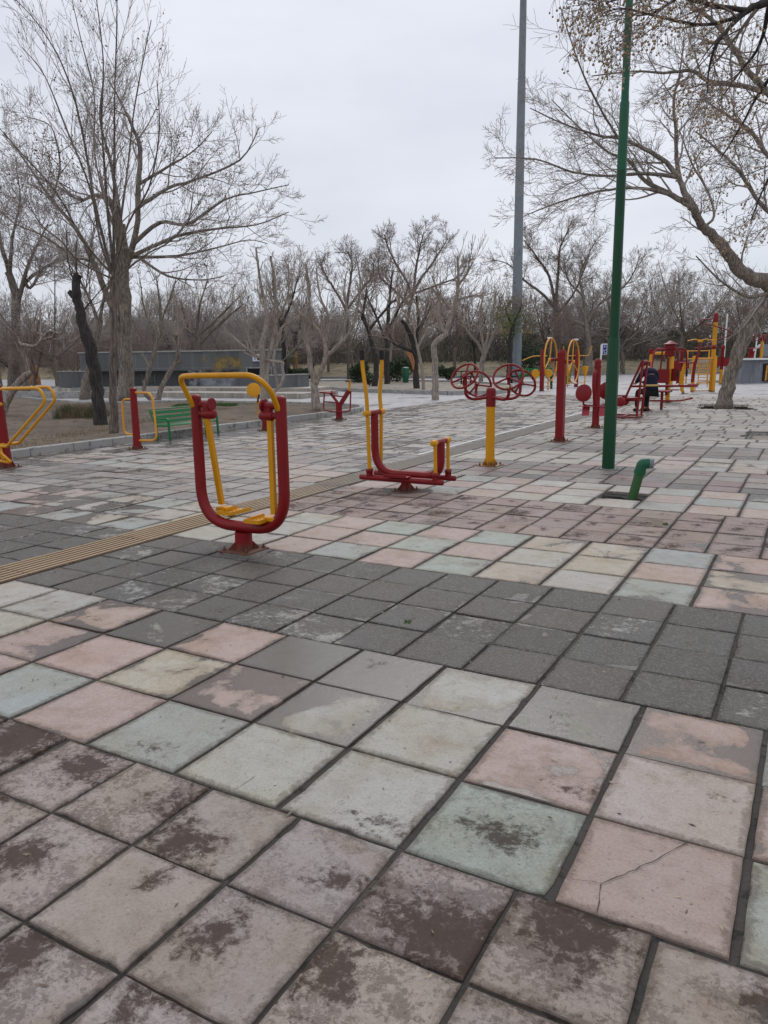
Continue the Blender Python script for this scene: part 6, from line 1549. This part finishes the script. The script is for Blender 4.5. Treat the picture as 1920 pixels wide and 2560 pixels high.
# ------------------------------------------------------------------ person
def skin(name, verts, edges, rad, mat, parent, sub=2, root=0):
    me = bpy.data.meshes.new(name); me.from_pydata(verts, edges, []); me.materials.append(mat)
    o = bpy.data.objects.new(name, me); sc.collection.objects.link(o); o.parent = parent
    md = o.modifiers.new('skin', 'SKIN'); md.use_smooth_shade = True
    for i, s in enumerate(me.skin_vertices[0].data): s.radius = (rad[i], rad[i]) if not isinstance(rad[i], tuple) else rad[i]; s.use_root = (i == root)
    sb = o.modifiers.new('sub', 'SUBSURF'); sb.levels = sub; sb.render_levels = sub; return o
def person():
    navy = paint('navy_cloth', (.008, .011, .028), .85, 0, .2); black = paint('black_cloth', (.008, .008, .009), .85); skinm = paint('skin', (.42, .25, .18), .55, 0, .1); hair = paint('dark_hair', (.012, .010, .008), .6); band = paint('tan_band', (.50, .33, .13), .6)
    c = D(1627, 960, 21.0); fl = 0
    t = thing('person', (c.x, c.y, 0), 'person in a navy jacket with a tan waist band, sitting hunched with back to us', 'person', rz=YAW+.15)
    # x right, y away from the viewer (the way the person faces); seat at 0.56
    v_ = [(0, 0, .64), (0, .04, .82), (0, .10, 1.02), (0, .20, 1.16), (0, .29, 1.22), (0, .38, 1.26), (0, .42, 1.31),
          (-.17, .14, 1.10), (-.25, .22, .90), (-.20, .44, .80), (-.17, .52, .79), (.17, .14, 1.10), (.25, .22, .90), (.20, .44, .80), (.17, .52, .79),
          (-.10, .03, .60), (-.13, .42, .58), (-.14, .46, .14), (-.14, .56, .05), (.10, .03, .60), (.13, .42, .58), (.14, .46, .14), (.14, .56, .05)]
    e_ = [(0, 1), (1, 2), (2, 3), (3, 4), (4, 5), (5, 6), (3, 7), (7, 8), (8, 9), (9, 10), (3, 11), (11, 12), (12, 13), (13, 14), (0, 15), (15, 16), (16, 17), (17, 18), (0, 19), (19, 20), (20, 21), (21, 22)]
    r_ = [.12, .13, .14, .09, .05, .085, .075, .055, .045, .034, .026, .055, .045, .034, .026, .085, .065, .04, .03, .085, .065, .04, .03]
    # fingers and thumbs
    for s, w_ in ((-1, 10), (1, 14)):
        b = v_[w_]
        for k, L in enumerate((.07, .078, .074, .06)):
            i = len(v_); x = b[0]+(-.028+.018*k); v_ += [(x, b[1]+.055, b[2]), (x, b[1]+.055+L*.6, b[2]-.02), (x, b[1]+.04+L*.5, b[2]-.05)]; e_ += [(w_, i), (i, i+1), (i+1, i+2)]; r_ += [.009, .0085, .008]
        i = len(v_); v_ += [(b[0]-s*.04, b[1]+.03, b[2]), (b[0]-s*.045, b[1]+.07, b[2]-.03)]; e_ += [(w_, i), (i, i+1)]; r_ += [.010, .009]
    skin('body', v_, e_, r_, skinm, t, 2)
    jv = [(0, 0, .58), (0, 0, .70), (0, .03, .86), (0, .08, 1.02), (0, .17, 1.15), (0, .24, 1.19), (-.20, .12, 1.06), (-.27, .20, .88), (-.21, .43, .81), (.20, .12, 1.06), (.27, .20, .88), (.21, .43, .81)]
    skin('jacket', jv, [(0, 1), (1, 2), (2, 3), (3, 4), (4, 5), (4, 6), (6, 7), (7, 8), (4, 9), (9, 10), (10, 11)], [(.19, .15), (.20, .16), (.21, .17), (.20, .17), (.13, .13), (.07, .07), .085, .07, .045, .085, .07, .045], navy, t, 2)
    skin('trousers', [(0, 0, .55), (-.10, .03, .57), (-.14, .42, .57), (-.14, .46, .12), (.10, .03, .57), (.14, .42, .57), (.14, .46, .12)], [(0, 1), (1, 2), (2, 3), (0, 4), (4, 5), (5, 6)], [.15, .11, .085, .06, .11, .085, .06], black, t, 2)
    for s in (-1, 1): MB().sphere((s*.14, .54, .05), .06, 12, (.8, 2.1, .8)).build('shoe', black, t)
    MB().sphere((0, .385, 1.29), .098, 16, (1, 1.05, 1.0)).build('hair', hair, t)
    m = MB(); pts = [V(math.cos(q)*.215, math.sin(q)*.175+.01, .745) for q in [2*math.pi*k/28 for k in range(28)]]; m.tube(pts, .026, 8, closed=True, flat=.35, ref=(0, 0, 1)); m.build('waist_band', band, t)
    for s in (-1, 1): MB().sphere((s*.03, .475, 1.275), .008, 8).build('eye', black, t)
    MB().sphere((0, .485, 1.25), .016, 8, (.7, 1, 1)).build('nose', skinm, t)
person()
# ------------------------------------------------------------------ small litter on the slabs
def scatter():
    r = np.random.RandomState(8); n = 1500
    u = r.uniform(-7, 5, n); v_ = -1+12*r.rand(n)**1.3; P = np.stack([u, v_, np.full(n, .004)], 1)
    q = r.uniform(0, 6.28, n); s = r.uniform(.0015, .005, n); st = r.uniform(1, 5, n)
    a = np.stack([np.cos(q)*s*st, np.sin(q)*s*st, r.uniform(0, .003, n)], 1); b = np.stack([-np.sin(q)*s, np.cos(q)*s, r.uniform(0, .003, n)], 1)
    vv = np.stack([P-a, P-b, P+a, P+b], 1).reshape(-1, 3)
    m, nt, bs = newmat('leaf_crumbs'); t = NT(nt); g = t.n('ShaderNodeTexCoord').outputs['Object']
    t.l(t.ramp(t.noise(g, 3, 2), [(.35, (.05, .035, .025)), (.5, (.12, .08, .05)), (.62, (.40, .33, .2))]), bs.inputs['Base Color'])
    o = np_mesh('leaf_crumbs', vv, np.arange(4*n).reshape(n, 4), m, smooth=False); tag(o, 'crumbs of dry leaf, twig and seed on the slabs', 'litter', kind='stuff')
scatter()
def cracks():
    def P(x, y): p = G(x, y); return (p.x, p.y)
    m = MB()
    def line(pts, w_):
        pts = [Vector((*P(*p), 0)) for p in pts]; r = random.Random(1); out = []
        for a, b in zip(pts, pts[1:]):
            for k in range(5): out.append(a.lerp(b, k/5)+V(r.uniform(-.003, .003), r.uniform(-.003, .003), 0))
        out.append(pts[-1])
        for a, b in zip(out, out[1:]):
            d = (b-a).normalized(); nn = V(-d.y, d.x, 0)*w_*r.uniform(.5, 1.2); i = len(m.v)
            for q in (a-nn, b-nn, b+nn, a+nn): m.v.append(V(q.x, q.y, .0045))
            m.f.append((i, i+1, i+2, i+3)); m.mi.append(0)
    s = 1.728
    line([(960+1315/s, 1960+252/s), (960+1180/s, 1960+328/s), (960+1060/s, 1960+385/s), (960+940/s, 1960+435/s), (960+920/s, 1960+560/s)], .0016)
    line([(960+940/s, 1960+435/s), (960+870/s, 1960+420/s), (960+790/s, 1960+418/s)], .001)
    line([(1200+600/2.304, 1120+560/2.304), (1200+730/2.304, 1120+605/2.304), (1200+740/2.304, 1120+632/2.304)], .0016)
    line([(600+130/2.592, 1180+925/2.592), (600+230/2.592, 1180+965/2.592), (600+310/2.592, 1180+985/2.592)], .0018)
    line([(960*.0+1100/s, 1400+940/s), (1010/s, 1400+1000/s)], .0009)
    o = m.build('paving_cracks', GROUT, smooth=False); o['kind'] = 'structure'
cracks()
